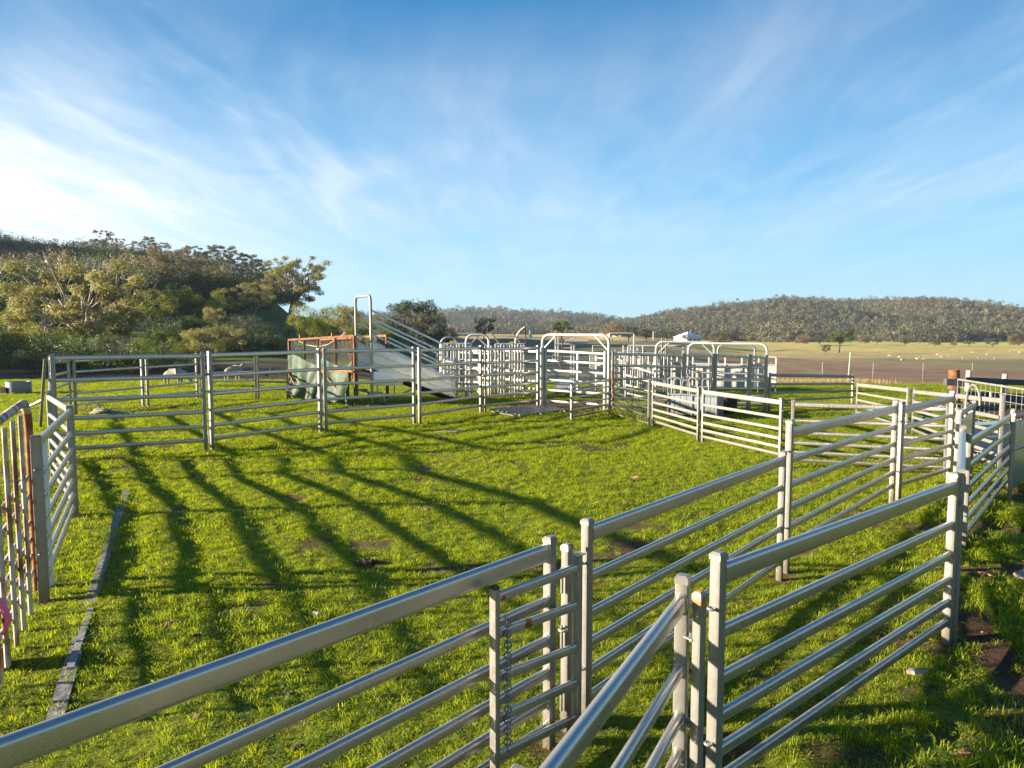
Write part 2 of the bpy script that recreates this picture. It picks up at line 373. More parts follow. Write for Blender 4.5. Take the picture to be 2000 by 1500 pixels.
def make_ground():
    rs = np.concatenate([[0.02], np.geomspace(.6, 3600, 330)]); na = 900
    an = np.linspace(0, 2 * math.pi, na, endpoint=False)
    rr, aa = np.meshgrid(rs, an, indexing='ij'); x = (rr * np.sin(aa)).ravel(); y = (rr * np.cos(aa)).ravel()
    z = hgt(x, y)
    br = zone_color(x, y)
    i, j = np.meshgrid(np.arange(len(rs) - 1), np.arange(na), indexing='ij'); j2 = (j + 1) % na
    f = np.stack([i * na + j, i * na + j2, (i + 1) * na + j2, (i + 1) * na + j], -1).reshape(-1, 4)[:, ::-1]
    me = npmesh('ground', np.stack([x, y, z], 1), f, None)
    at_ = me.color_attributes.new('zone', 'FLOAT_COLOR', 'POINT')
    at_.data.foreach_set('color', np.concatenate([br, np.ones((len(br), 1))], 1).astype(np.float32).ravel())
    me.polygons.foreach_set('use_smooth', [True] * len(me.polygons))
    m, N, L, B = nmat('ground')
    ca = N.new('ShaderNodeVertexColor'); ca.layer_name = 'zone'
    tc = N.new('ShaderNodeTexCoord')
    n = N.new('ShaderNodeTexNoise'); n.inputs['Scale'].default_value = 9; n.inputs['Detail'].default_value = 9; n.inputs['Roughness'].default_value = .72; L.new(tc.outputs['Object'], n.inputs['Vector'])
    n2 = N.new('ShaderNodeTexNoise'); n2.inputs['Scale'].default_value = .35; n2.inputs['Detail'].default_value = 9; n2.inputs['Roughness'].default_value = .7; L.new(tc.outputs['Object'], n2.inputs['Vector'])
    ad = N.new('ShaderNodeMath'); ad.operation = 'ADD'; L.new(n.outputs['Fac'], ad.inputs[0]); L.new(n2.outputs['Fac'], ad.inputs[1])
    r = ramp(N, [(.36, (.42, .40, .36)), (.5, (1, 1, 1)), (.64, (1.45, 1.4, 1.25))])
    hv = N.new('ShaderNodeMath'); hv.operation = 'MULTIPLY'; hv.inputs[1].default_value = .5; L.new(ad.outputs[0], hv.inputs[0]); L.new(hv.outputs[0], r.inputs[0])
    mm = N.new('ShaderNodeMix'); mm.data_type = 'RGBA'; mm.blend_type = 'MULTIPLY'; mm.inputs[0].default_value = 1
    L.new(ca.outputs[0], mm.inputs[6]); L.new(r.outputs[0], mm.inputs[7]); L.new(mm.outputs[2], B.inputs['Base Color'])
    B.inputs['Roughness'].default_value = .95; B.inputs['Specular IOR Level'].default_value = .15
    b = N.new('ShaderNodeBump'); b.inputs['Strength'].default_value = .7; b.inputs['Distance'].default_value = .05
    L.new(n.outputs['Fac'], b.inputs['Height']); L.new(b.outputs[0], B.inputs['Normal'])
    me.materials.append(m)
    o = bpy.data.objects.new('ground', me); COL.objects.link(o)
    tag(o, 'sheep yard grass running out to ploughed paddocks and a wooded slope', None, None, 'structure')
# (built once every post has its place)

# ------------------------------------------------------------------ scattered stuff by instancing on points
def scatter(name, label, pts, rot, scl, idx, protos, cat):
    coll = bpy.data.collections.new(name + '_sources')
    for i, me in enumerate(protos):
        po = bpy.data.objects.new('%s_source_%02d' % (name, i), me); coll.objects.link(po)
    me = bpy.data.meshes.new(name); me.vertices.add(len(pts)); me.vertices.foreach_set('co', np.asarray(pts, np.float32).ravel())
    for an, ty, arr in (('rot', 'FLOAT_VECTOR', rot), ('scl', 'FLOAT_VECTOR', scl)):
        a = me.attributes.new(an, ty, 'POINT'); a.data.foreach_set('vector', np.asarray(arr, np.float32).ravel())
    a = me.attributes.new('idx', 'INT', 'POINT'); a.data.foreach_set('value', np.asarray(idx, np.int32))
    o = bpy.data.objects.new(name, me); COL.objects.link(o)
    ng = bpy.data.node_groups.new(name, 'GeometryNodeTree')
    ng.interface.new_socket('Geometry', in_out='INPUT', socket_type='NodeSocketGeometry'); ng.interface.new_socket('Geometry', in_out='OUTPUT', socket_type='NodeSocketGeometry')
    N = ng.nodes; L = ng.links; gi = N.new('NodeGroupInput'); go = N.new('NodeGroupOutput')
    ci = N.new('GeometryNodeCollectionInfo'); ci.inputs['Collection'].default_value = coll; ci.inputs['Separate Children'].default_value = True; ci.inputs['Reset Children'].default_value = True
    ip = N.new('GeometryNodeInstanceOnPoints'); ip.inputs['Pick Instance'].default_value = True
    def attr(nm, ty):
        q = N.new('GeometryNodeInputNamedAttribute'); q.data_type = ty; q.inputs['Name'].default_value = nm; return q.outputs[0]
    L.new(gi.outputs[0], ip.inputs['Points']); L.new(ci.outputs[0], ip.inputs['Instance'])
    L.new(attr('idx', 'INT'), ip.inputs['Instance Index']); L.new(attr('rot', 'FLOAT_VECTOR'), ip.inputs['Rotation']); L.new(attr('scl', 'FLOAT_VECTOR'), ip.inputs['Scale'])
    L.new(ip.outputs[0], go.inputs[0])
    md = o.modifiers.new('scatter', 'NODES'); md.node_group = ng
    tag(o, label, cat, None, 'stuff')
    return o
def clump(seed, nb, rad, hmin, hmax, w, lean=.5, mat='blade'):
    rg = np.random.default_rng(seed); v = []; f = []
    for k in range(nb):
        a = rg.uniform(0, 2 * math.pi); rr = rad * math.sqrt(rg.uniform()); b = rg.uniform(0, 2 * math.pi)
        h = rg.uniform(hmin, hmax); ln = h * lean * rg.uniform(.3, 1.5); ww = w * rg.uniform(.7, 1.3)
        x, y = rr * math.cos(a), rr * math.sin(a); dx, dy = math.cos(b), math.sin(b); sx, sy = -dy * ww / 2, dx * ww / 2
        o = len(v)
        for t, hh, k2 in ((0, -.01, 1), (.32, .58 * h, .85), (1, h, .18)):
            cx, cy = x + dx * ln * t, y + dy * ln * t
            v += [(cx - sx * k2, cy - sy * k2, hh), (cx + sx * k2, cy + sy * k2, hh)]
        f += [(o, o + 1, o + 3, o + 2), (o + 2, o + 3, o + 5, o + 4)]
    return npmesh('tuft', v, f, mat)
def cloverclump(seed, n, rad, k0=1.0):
    rg = np.random.default_rng(seed); v = []; f = []
    for k in range(n):
        a = rg.uniform(0, 6.28); rr = rad * math.sqrt(rg.uniform()); z = k0 * rg.uniform(.008, .04); x, y = rr * math.cos(a), rr * math.sin(a)
        for q in range(3):
            b = a + q * 2.1 + rg.uniform(-.2, .2); s = k0 * rg.uniform(.006, .011); o = len(v)
            c, e = math.cos(b), math.sin(b); tz = rg.uniform(-.4, .5)
            v += [(x, y, z), (x + s * (c - .6 * e), y + s * (e + .6 * c), z + s * tz), (x + 1.7 * s * c, y + 1.7 * s * e, z + 1.2 * s * tz), (x + s * (c + .6 * e), y + s * (e - .6 * c), z + s * tz)]
            f.append((o, o + 1, o + 2, o + 3))
    return npmesh('clover', v, f, 'clover')
def make_grass():
    P = []; S = []; I = []
    def band(y0, y1, dens, sc, half, idx):
        x0, x1 = half
        n = int((x1(y1) - x0(y1)) * (y1 - y0) * dens * 1.0)
        y = RNG.uniform(y0, y1, n); xa = x0(y1); xb = x1(y1); x = RNG.uniform(xa, xb, n)
        ok = (x > x0(y) - .4) & (x < x1(y) + .4)
        x = x[ok]; y = y[ok]
        dm = dirt_mask(x, y); lush = fbm(x / 1.1, y / 1.1, 3, 51)
        keep = RNG.uniform(0, 1, len(x)) > np.clip(dm * 1.1, 0, .95)
        px, d, r = polar(x, y)
        keep &= RNG.uniform(0, 1, len(x)) > np.where(px > 1150, sstep(28.5, 31.5, d), sstep(33, 37, d)) * .97
        x = x[keep]; y = y[keep]; lush = lush[keep]
        s = sc * RNG.uniform(.6, 1.25, len(x)) * (.55 + .95 * lush)
        # longer tufts in the lane on the right, outside the grazed yard
        lane = sstep(0, .5, (x - 3.3) - (y - 4.8) * .42) * (1 - sstep(9, 11, y)); lane = np.maximum(lane, sstep(.2, .8, x - .9) * (1 - sstep(3, 4.6, y)) * .8)
        s = s * (1 + lane * .45)
        P.append(np.stack([x, y, hgt(x, y) - .004], 1)); sz = np.minimum(s, 1.15 + .16 * s) * (1 + lane * .5); S.append(np.stack([s, s, sz * RNG.uniform(.55, .95, len(x))], 1)); I.append(RNG.choice(idx, len(x)))
    wide = (lambda y: -.95 * y - 1.0, lambda y: .95 * y + 1.0)
    near = [0, 1, 2, 3, 4, 8]
    band(.5, 4.2, 1000, 1.0, wide, near + [7]); band(4.2, 7, 700, 1.2, wide, near); band(7, 11, 400, 1.5, wide, near); band(11, 17, 200, 2.0, wide, [0, 1, 2, 3, 4]); band(17, 27, 90, 2.8, wide, [0, 1, 2, 3]); band(27, 41, 40, 3.8, wide, [0, 1, 2, 3])
    P_ = np.concatenate(P); S_ = np.concatenate(S); I_ = np.concatenate(I)
    ro = np.stack([RNG.normal(0, .12, len(P_)), RNG.normal(0, .12, len(P_)), RNG.uniform(0, 6.28, len(P_))], 1)
    pr = [clump(100 + i, 20, .045, .010, .026, .0032, .9) for i in range(4)] + [clump(120, 14, .03, .03, .06, .0034, .6)] + [clump(121, 9, .02, .05, .10, .0035, .6), clump(122, 8, .02, .05, .09, .003, .9, 'straw')] + [cloverclump(130, 20, .06, .7), cloverclump(131, 16, .05, .6)]
    scatter('grass', 'short bright green grass and clover over the yard', P_, ro, S_, I_, pr, None)
    # taller weeds in the lane by the right hand rails and at post feet
    n = 2600; x = RNG.uniform(.4, 9, n); y = RNG.uniform(1.6, 9.5, n)
    lane = (x > .5 + (y - 2.4) * 1.05) & (fbm(x / .7, y / .7, 3, 77) > .47) & (dirt_mask(x, y) < .3)
    x = x[lane]; y = y[lane]
    ex = [(float(a[0]), float(a[1])) for a in [lerp(gp(1190, 808), gp(1270, 830), t) for t in np.linspace(0, 1, 90)]]
    ex = np.array(ex) + RNG.normal(0, .22, (90, 2)); ex[:, 1] += .5
    fx = np.array([lerp((10.5, 30.8), (17, 33), t) for t in RNG.uniform(0, 1, 500)]) + RNG.normal(0, .7, (500, 2))
    X = np.concatenate([x, ex[:, 0], fx[:, 0]]); Y = np.concatenate([y, ex[:, 1], fx[:, 1]]); m = len(X)
    idx = np.concatenate([RNG.choice([0, 0, 2], len(x)), np.zeros(90, int), np.ones(500, int)])
    s = np.concatenate([RNG.uniform(.6, 1.2, len(x)), RNG.uniform(1.2, 2.2, 90), RNG.uniform(2.6, 4.6, 500)])
    scatter('weeds', 'longer grass, clover and dry straw along the rails and paddock edge', np.stack([X, Y, hgt(X, Y) - .005], 1), np.stack([np.zeros(m), np.zeros(m), RNG.uniform(0, 6.28, m)], 1), np.stack([s, s, s], 1), idx,
            [clump(140, 16, .04, .05, .12, .0042, .7), clump(141, 12, .05, .03, .08, .003, .6, 'straw'), cloverclump(142, 34, .09)], None)

# ------------------------------------------------------------------ yard panels
FS = [.925, .69, .51, .36, .225, .11]            # sheep panel rails, as fractions of the height
FC = [.955, .75, .566, .39, .246, .107]          # cattle panel rails
FT = [.945, .75, .60, .46, .335, .215, .105]     # seven rail panel
def post_parts(root, p, H, w, d, mat, z0=None, capmat=None, w2=None):
    z0 = (H0(p[0], p[1]) - .06) if z0 is None else z0; POSTS.append((float(p[0]), float(p[1])))
    m = MB(); m.prism(v3(p, z0), v3(p, H - .03), w, w2 or w, .008, up=(d[0], d[1], 0), n=2)
    po = m.build('post', mat, root)
    c = MB(); D = Vector((d[0], d[1], 0)); S = Vector((-d[1], d[0], 0)); P = Vector(v3(p, 0)); a = w / 2 + .002; a2 = (w2 or w) / 2 + .002
    rings = [(H - .034, 1), (H - .012, 1), (H, .62)]
    v = []
    for z, k in rings:
        for i, j in ((1, 1), (-1, 1), (-1, -1), (1, -1)): v.append(P + D * (i * a2 * k) + S * (j * a * k) + Vector((0, 0, z)))
    f = [(r * 4 + i, r * 4 + (i + 1) % 4, r * 4 + 4 + (i + 1) % 4, r * 4 + 4 + i) for r in range(2) for i in range(4)] + [(8, 9, 10, 11)]
    c.add(v, f); c.build('cap', capmat or mat, po, smooth=0)
    return po
def panel(name, label, cat, group, a, b, Ha, Hb=None, fr=FS, top=(.042, .088), rail=(.034, .056), post=.05, mat='galvanised', lugs=True, ends=(1, 1), posts=(1, 1), sag=0.0):
    a = np.asarray(a, float); b = np.asarray(b, float); Hb = Ha if Hb is None else Hb
    L = np.linalg.norm(b - a); d = (b - a) / L
    root = thing(name, label, cat, v3(a, H0(*a)), group)
    for p, H, on in ((a, Ha, posts[0]), (b, Hb, posts[1])):
        if on: post_parts(root, p, H, post, d, mat)
    for i, q in enumerate(fr):
        w, h = top if i == 0 else rail
        rm = MB().prism(v3(a + d * post * .4, Ha * q), v3(b - d * post * .4, Hb * q), w, h, n=5)
        if min(a[1], b[1]) < 9:
            for p_, H_, s_ in ((a, Ha, 1), (b, Hb, -1)): rm.prism(v3(p_ + d * s_ * (post * .5 - .001), H_ * q), v3(p_ + d * s_ * (post * .5 + .007), H_ * q), w + .009, h + .009, n=4)
        rm.build('rail', 'galvanised_rail' if mat == 'galvanised' else mat, root)
    if lugs:
        n = np.array([-d[1], d[0]])
        for p, H, s, on in ((a, Ha, -1, ends[0]), (b, Hb, 1, ends[1])):
            if not on: continue
            for q in (.80, .30):
                c = p + d * s * (post * .5 + .018)
                MB().torus(v3(c, H * q), .016, .006, (0, 0, 1), n=10, m=5).build('lug', mat, root)
    return root

SG = 'galvanised sheep yard panels'; CG = 'galvanised cattle yard panels'
# --- foreground run on the left
HA = 1.17
P1 = gp(1074, 1047, HA); A0 = gp(0, 1478, HA * .925); dA = (P1 - A0) / np.linalg.norm(P1 - A0); A1 = A0 - dA * .35
panel('sheep_fence', 'long sheep yard panel crossing the bottom left corner behind the chained narrow gate', 'fence panel', SG, A1, P1, HA, fr=[.93, .71, .53, .38, .245, .125], top=(.045, .096), rail=(.036, .058), post=.052)
nA = np.array([dA[1], -dA[0]]); OB = P1 + nA * .085
# narrow slide gate hung against it
gl = hit(966, 1150, OB, dA); gr = hit(1129, 1084, OB, dA)
g = thing('narrow_gate', 'narrow six rail slide gate with a hanging chain, in the bottom foreground', 'gate', v3(gl, H0(gl[0], gl[1])))
for p, q in ((gl, 0), (gr, 1)):
    MB().prism(v3(p, .06), v3(p, p[2]), .042, .03, .004, up=(dA[0], dA[1], 0)).build('stile', 'galvanised', g)
MB().prism(v3(gl, gl[2] + .001), v3(gl, gl[2] + .012), .044, .032, .004, up=(dA[0], dA[1], 0)).build('end_cap', 'black_plastic', g)
MB().box((gr[0] + dA[0] * .0, gr[1], gr[2] + .004), (.075, .05, .006), math.atan2(dA[1], dA[0])).build('latch_plate', 'galvanised_bright', g)
for (xl, yl, xr, yr) in ((975, 1165, 1130, 1108), (985, 1232, 1130, 1180), (975, 1321, 1130, 1262), (975, 1401, 1130, 1330), (975, 1474, 1130, 1398), (975, 1545, 1130, 1466)):
    p = hit(xl, yl, OB, dA); q = hit(xr, yr, OB, dA); z = (p[2] + q[2]) / 2
    MB().prism(v3(gl[:2] + dA * .012, p[2]), v3(gr[:2] - dA * .012, q[2]), .028, .05, n=4).build('rail', 'galvanised_gate', g)
hk = hit(988, 1200, OB + nA * .03, dA); m = MB(); m.tube([v3(hk[:2] - dA * .02, hk[2] - .035), v3(hk[:2], hk[2] - .045), v3(hk, hk[2])], .007); m.build('hook', 'galvanised_dull', g)
ch = MB()
for k in range(24):
    c = v3(hk[:2] + dA * (.012 + .002 * math.sin(k * .5)), hk[2] - .045 - .026 * k)
    ch.torus(c, .0155, .0045, (1, 0, 0) if k % 2 else (0, 1, 0), n=10, m=5, side=(0, 0, 1), sx=1.25)
tag(ch.build('chain', 'dark_steel', g), None, None)
# gate post with hinge rings beside it
P2 = hit(1108, 1062, P1 - nA * .03, dA); HP = float(P2[2]); P2 = P2[:2]
g = thing('gate_post', 'square galvanised gate post with hinge rings, behind the narrow gate', 'post', v3(P2, 0))
post_parts(g, P2, HP, .05, dA, 'galvanised', capmat='galvanised_cap')
for z in (.94, .62, .28):
    MB().torus(v3(P2 - dA * .045 + nA * .01, z), .022, .007, (0, 0, 1), n=12).build('hinge_ring', 'galvanised_dull', g)
    MB().tube([v3(P2 - dA * .045, z - .12), v3(P2 - dA * .045, z + .02)], .008).build('hinge_pin', 'galvanised_bright', g)
# panel from the gate to the middle post pair
HC = 1.20; P3 = gp(1147, 1012, HC); C2 = gp(1522, 1131)
panel('sheep_fence', 'sheep yard panel between the narrow gate and the post pair right of centre', 'fence panel', SG, P3, C2, HC, htop(881, C2, 1522), fr=[.925, .72, .545, .40, .265, .14], top=(.044, .092), rail=(.036, .058), post=.052)
D1 = gp(1534, 1117); D2 = gp(1741, 981); E1 = gp(1754, 978); E2 = gp(1852, 946)
panel('sheep_fence', 'taller sheep yard panel directly right of the post pair, in mid yard', 'fence panel', SG, D1, D2, 1.42, 1.34, fr=[.91, .735, .57, .42, .29, .165, ], top=(.044, .10), rail=(.038, .064), post=.058)
panel('sheep_fence', 'short sheep yard panel ending at the corner beside the sheeted slide gate', 'fence panel', SG, E1, E2, 1.31, 1.37, fr=[.91, .735, .57, .42, .29, .165], top=(.044, .10), rail=(.038, .064), post=.058)
# swinging gate nearest to the camera
HF = 1.19; P4 = gp(1334, 1122, HF); Fq = gp(1092, 1492, HF * .90); dF = (Fq - P4) / np.linalg.norm(Fq - P4); F2 = P4 + dF * 1.5
panel('swing_gate', 'open swing gate running out of the bottom edge, nearest of all', 'gate', None, P4, F2, HF, fr=[.90, .655, .475, .335, .21, .10], top=(.048, .082), rail=(.04, .054), post=.056, ends=(0, 0))
P5 = gp(1367, 1155, 1.14); dG0 = gp(1858, 923, 1.24) - gp(1402, 1077, 1.24); dG = dG0 / np.linalg.norm(dG0)
g = thing('gate_post', 'slim gate post with an orange rusty cap between two taller posts', 'post', v3(P5, 0))
post_parts(g, P5, 1.14, .044, dG, 'galvanised')
MB().prism(v3(P5, 1.14 - .052), v3(P5, 1.14 - .036), .0455, .0455, .006, up=(dG[0], dG[1], 0)).build('rust_band', 'rust_bright', g); MB().prism(v3(P5, 1.1405), v3(P5, 1.1425), .02, .018, .004, up=(dG[0], dG[1], 0)).build('rust_mark', 'rust_bright', g)
for z in (.93, .55, .16):
    MB().box(v3(lerp(P4, P5, .55), z), (.05, .045, .007), math.atan2(dG[1], dG[0])).build('hinge_plate', 'galvanised_bright', g)
    MB().tube([v3(lerp(P4, P5, .55), z - .02), v3(lerp(P4, P5, .55), z + .02)], .009).build('bolt', 'dark_steel', g)
# foreground run on the right
HG = 1.25; P6 = gp(1404, 1077, HG); G2 = gp(1848, 1257)
panel('sheep_fence', 'sheep yard panel with gleaming rails crossing the lower right, in front of trampled grass', 'fence panel', SG, P6, G2, HG, 1.24, fr=[.915, .70, .525, .38, .25, .135], top=(.045, .096), rail=(.037, .062), post=.056)
Hh = 1.26; h1 = G2 + np.array([.075, .05]); h2 = gp(1881, 830, Hh)
panel('sheep_fence', 'sheep yard panel seen end on at the right, its top rail shining blue', 'fence panel', SG, h1, h2, Hh, fr=FS, top=(.06, .09), post=.056)
i1 = gp(1893, 842, 1.22); i2 = gp(1970, 950)
panel('sheep_fence', 'sheep yard panel at the right edge in front of the sheeted race', 'fence panel', SG, i1, i2, 1.2, htop(798, i2, 1968), fr=[.91, .71, .53, .385, .25, .13], top=(.04, .085), rail=(.034, .06), post=.05)
# run at mid right
K = [gp(1275, 832), gp(1363, 861), gp(1372, 864), gp(1523, 901)]
panel('sheep_fence', 'sunlit sheep yard panel running back from the grass, farther of the left facing pair', 'fence panel', SG, K[0], K[1], 1.09, mat='galvanised_bright')
panel('sheep_fence', 'sunlit sheep yard panel in front of the black tub, nearer of the left facing pair', 'fence panel', SG, K[2], K[3], 1.09, mat='galvanised_bright')
kx = K[0] + np.array([-.09, .05]); m = MB()
g = thing('corner_post', 'thin corner post with hinge lugs at the end of the sunlit panels', 'post', v3(kx, 0)); post_parts(g, kx, 1.1, .048, np.array([1., 0]), 'galvanised_bright')
for z in (.75, .35): MB().torus(v3(kx + np.array([.04, 0]), z), .018, .006, n=10, m=5).build('lug', 'galvanised_dull', g)
L1, L2 = gp(1545, 912), gp(1845, 929)
Lm = lerp(L1, L2, .5)
panel('sheep_fence', 'low sheep yard panel seen through the taller panels right of centre', 'fence panel', SG, L1, L2, 1.11, mat='galvanised', top=(.04, .08))
M_ = [gp(1502, 802), gp(1664, 790), gp(1673, 815), gp(1770, 848), gp(1781, 848)]
panel('sheep_fence', 'sheep yard panel at the edge of the ploughed field with four dappled rails', 'fence panel', SG, M_[0], M_[1], htop(728, M_[0], 1502), htop(732, M_[1], 1664), fr=[.94, .70, .47, .25], mat='galvanised_bright', rail=(.034, .06))
panel('sheep_fence', 'sheep yard panel dipping lower in front of the brown field, right of the taller one', 'fence panel', SG, M_[2], M_[3], htop(747, M_[2], 1672), htop(756, M_[3], 1770), fr=[.93, .70, .50, .32, .15], mat='galvanised_bright')
O2 = gp(1950, 927)
panel('sheep_fence', 'long sheep yard panel behind the hoop handle in front of the rusty strainer post', 'fence panel', SG, M_[4], O2, htop(757, M_[4], 1781), htop(769, O2, 1957), fr=[.91, .70, .52, .37, .235, .11], mat='galvanised_bright', top=(.04, .08), post=.06)
# hoop handle of the drafting gate
oL = (O2 - M_[4]) / np.linalg.norm(O2 - M_[4]); off = np.array([-oL[1], oL[0]]) * -.05
pa = hit(1886, 800, M_[4] + off, oL); pb = hit(1913, 800, M_[4] + off, oL); zt = hit(1898, 751, M_[4] + off, oL)[2]
c = (pa[:2] + pb[:2]) / 2; rad = np.linalg.norm(pb[:2] - pa[:2]) / 2
arc = [v3(pa, .3), v3(pa, zt - rad)] + [v3(c - oL * rad * math.cos(t), zt - rad + rad * math.sin(t)) for t in np.linspace(.25, math.pi - .25, 9)] + [v3(pb, zt - rad), v3(pb, 1.0)]
tag(MB().tube(arc, .017).build('hoop_handle', 'galvanised_bright', None, origin=v3(pa, 0)), 'bent pipe hoop of the drafting gate rising above the top rail', 'gate handle')
# sheeted slide gate and sheeted race
s1 = gp(1874, 799, 1.24); s2 = s1 + np.array([.95, 1.15]); dS = (s2 - s1) / np.linalg.norm(s2 - s1)
g = thing('sheeted_gate', 'slide gate clad in grey galvanised sheet behind the corner panel', 'gate', v3(s1, 0))
post_parts(g, s1, 1.24, .06, dS, 'galvanised_dull'); post_parts(g, s2, 1.24, .05, dS, 'galvanised')
MB().prism(v3(s1 + dS * .03, 1.16), v3(s2, 1.16), .05, .06).build('top_rail', 'galvanised', g)
MB().prism(v3(s1 + dS * .03, .60), v3(s2, .60), .05, .05).build('middle_rail', 'galvanised', g)
m = MB(); m.prism(v3(s1 + dS * .03, .63), v3(s2, .63), .012, .90, .002); m.build('sheet', 'sheet', g)
j1 = gp(1981, 806, 1.18); j2 = j1 + np.array([1.5, 1.25]); dJ = (j2 - j1) / np.linalg.norm(j2 - j1)
g = thing('sheeted_race', 'galvanised sheet sided race panel cut by the right edge, with a warning sticker', 'fence panel', v3(j1, 0))
post_parts(g, j1, 1.18, .045, dJ, 'galvanised'); post_parts(g, j2, 1.18, .045, dJ, 'galvanised')
for z, h in ((1.12, .06), (.70, .05)): MB().prism(v3(j1 + dJ * .02, z), v3(j2, z), .04, h).build('rail', 'galvanised', g)
MB().prism(v3(j1 + dJ * .02, .64), v3(j2, .64), .01, .86, .002).build('sheet', 'sheet', g)
nJ = np.array([dJ[1], -dJ[0]])
q = hit(1996, 822, j1 + nJ * .008, dJ)
st = MB().prism(v3(q[:2], q[2] - .07), v3(q[:2], q[2] + .08), .11, .004, .001, up=(nJ[0], nJ[1], 0)).build('warning_sticker', 'paint_white', g, smooth=0)
MB().prism(v3(q[:2] + nJ * .003, q[2] + .01), v3(q[:2] + nJ * .003, q[2] + .078), .104, .004, .001, up=(nJ[0], nJ[1], 0)).build('red_band', 'paint_red', st, smooth=0)
# trough of sheet steps seen between the rails of the race
g = thing('sheet_ramp', 'low bent sheet metal steps shining blue between the race rails', 'ramp', v3(lerp(i1, O2, .4), 0))
b0 = gp(1900, 905); 
for k, (z, dy) in enumerate(((.20, 0.0), (.38, .30), (.56, .60))):
    MB().box((b0[0] + .55 + dy * .35, b0[1] + .25 + dy, z), (1.05, .30, .012), .35).build('tread', 'sheet', g)
    MB().box((b0[0] + .50 + dy * .35, b0[1] + .09 + dy, z - .09), (1.05, .012, .17), .35).build('riser', 'galvanised_dull', g)

# --- cattle yard
W1a = np.array([-7.78, 11.70]); W1b = gp(402, 880); W2a = gp(415, 878); W2b = gp(626, 845); W3a = gp(637, 844); W3b = gp(809, 827); W4a = gp(820, 826); W4b = gp(939, 806); W5a = gp(947, 806); W5b = gp(1050, 795)
kw = dict(fr=FC, top=(.045, .082), rail=(.042, .072), post=.065)
panel('cattle_fence', 'tall cattle yard panel at the left, first of the front row', 'fence panel', CG, W1a, W1b, 1.84, **kw)
panel('cattle_fence', 'tall cattle yard panel right of the bolted double post, in front of the grazing sheep', 'fence panel', CG, W2a, W2b, 1.85, **kw)
panel('cattle_fence', 'tall cattle yard panel in front of the rusty frame with green tarpaulin', 'fence panel', CG, W3a, W3b, 1.85, **kw)
panel('cattle_fence', 'tall cattle yard panel in front of the loading ramp foot', 'fence panel', CG, W4a, W4b, 1.83, **kw)
panel('cattle_fence', 'tall cattle yard panel left of the arched gate frame', 'fence panel', CG, W5a, W5b, 1.80, **kw)
lat = thing('gate_latch', 'bolt latch joining the double post of the cattle panels', 'latch', v3(lerp(W1b, W2a, .5), 1.4))
q = lerp(W1b, W2a, .5)
MB().tube([v3(q, 1.22), v3(q, 1.5)], .014).build('drop_bolt', 'galvanised_bright', lat)
MB().box(v3(q, 1.42), (.12, .06, .05), .6).build('bracket', 'dark_steel', lat); MB().tube([v3(q, .12), v3(q, .40)], .012).build('foot_pin', 'galvanised_dull', lat)
B0, B1, B2, B3 = gp(149, 811), gp(280, 796), gp(386, 781), gp(500, 777)
WL = np.array([-10.1, 15.1])
kb = dict(fr=[.95, .76, .57, .38, .18], top=(.042, .07), rail=(.04, .06), post=.06)
panel('cattle_fence', 'cattle yard panel running away from the left corner, seen almost end on', 'fence panel', CG, W1a + np.array([-.08, .1]), WL, 1.82, 1.70, **kb)
panel('cattle_fence', 'far cattle yard panel at the back left corner', 'fence panel', CG, WL + np.array([-.05, .1]), B0 + np.array([-.1, -.05]), 1.62, 1.5, **kb)
panel('cattle_fence', 'far cattle yard panel with the stone mound behind it, left of the grazing sheep', 'fence panel', CG, B0, B1, 1.5, 1.53, **kb)
panel('cattle_fence', 'far cattle yard panel in front of the sheep that walks broadside', 'fence panel', CG, B1 + np.array([.1, .08]), B2, 1.53, 1.51, **kb)
panel('cattle_fence', 'far cattle yard panel in front of the sheep that faces away', 'fence panel', CG, B2 + np.array([.12, .05]), B3, 1.51, 1.54, **kb)
panel('cattle_fence', 'white lit short cattle panel beside the rusty tarpaulin frame', 'fence panel', CG, B3 + np.array([.09, 0]), gp(566, 776), 1.5, 1.42, fr=[.80, .55, .36, .19], top=(.04, .065), rail=(.04, .065), post=.06, mat='galvanised_bright')
# props at the left corner
q0 = gp(78, 835); m = MB(); m.tube([v3(q0, -.03), at(88, 700, 14.2)], .035); tag(m.build('prop_pole', 'galvanised', None, origin=v3(q0, 0)), 'leaning galvanised prop pole at the back left corner', 'pole')
q0 = gp(-60, 850); m = MB(); m.tube([v3(q0, 0), at(82, 782, 13.6)], .028); tag(m.build('brace_pole', 'galvanised_dull', None, origin=v3(q0, 0)), 'sloping brace pole reaching out of the left edge', 'pole')

# left sheep panels with seven rails, and the low one behind
Ta, Tb = gp(87, 1175), gp(147, 1010)
panel('sheep_fence', 'seven rail panel beside the rusty gate at the left edge', 'fence panel', SG, Ta, Tb, 1.385, 1.345, fr=FT, top=(.045, .085), rail=(.04, .06), post=.075)
Ua = np.array([-6.87, 10.2]); 
panel('sheep_fence', 'seven rail panel with sunlit rails meeting the nearer one at an angle, left', 'fence panel', SG, Ua, Tb + np.array([-.05, .09]), 1.31, 1.34, fr=FT, top=(.042, .08), rail=(.038, .058), post=.055, mat='galvanised_bright')
panel('sheep_fence', 'low shaded panel closing the gap to the tall corner post, behind the angled one', 'fence panel', SG, np.array([-7.74, 11.55]), Ua + np.array([-.04, .08]), 1.42, 1.33, fr=FT, top=(.042, .08), rail=(.038, .058), post=.055)
q0 = Ta + np.array([-.22, .35]); g = thing('short_post', 'stub of white post standing behind the big left post', 'post', v3(q0, 0)); post_parts(g, q0, 1.30, .09, np.array([1., 0]), 'paint_white')

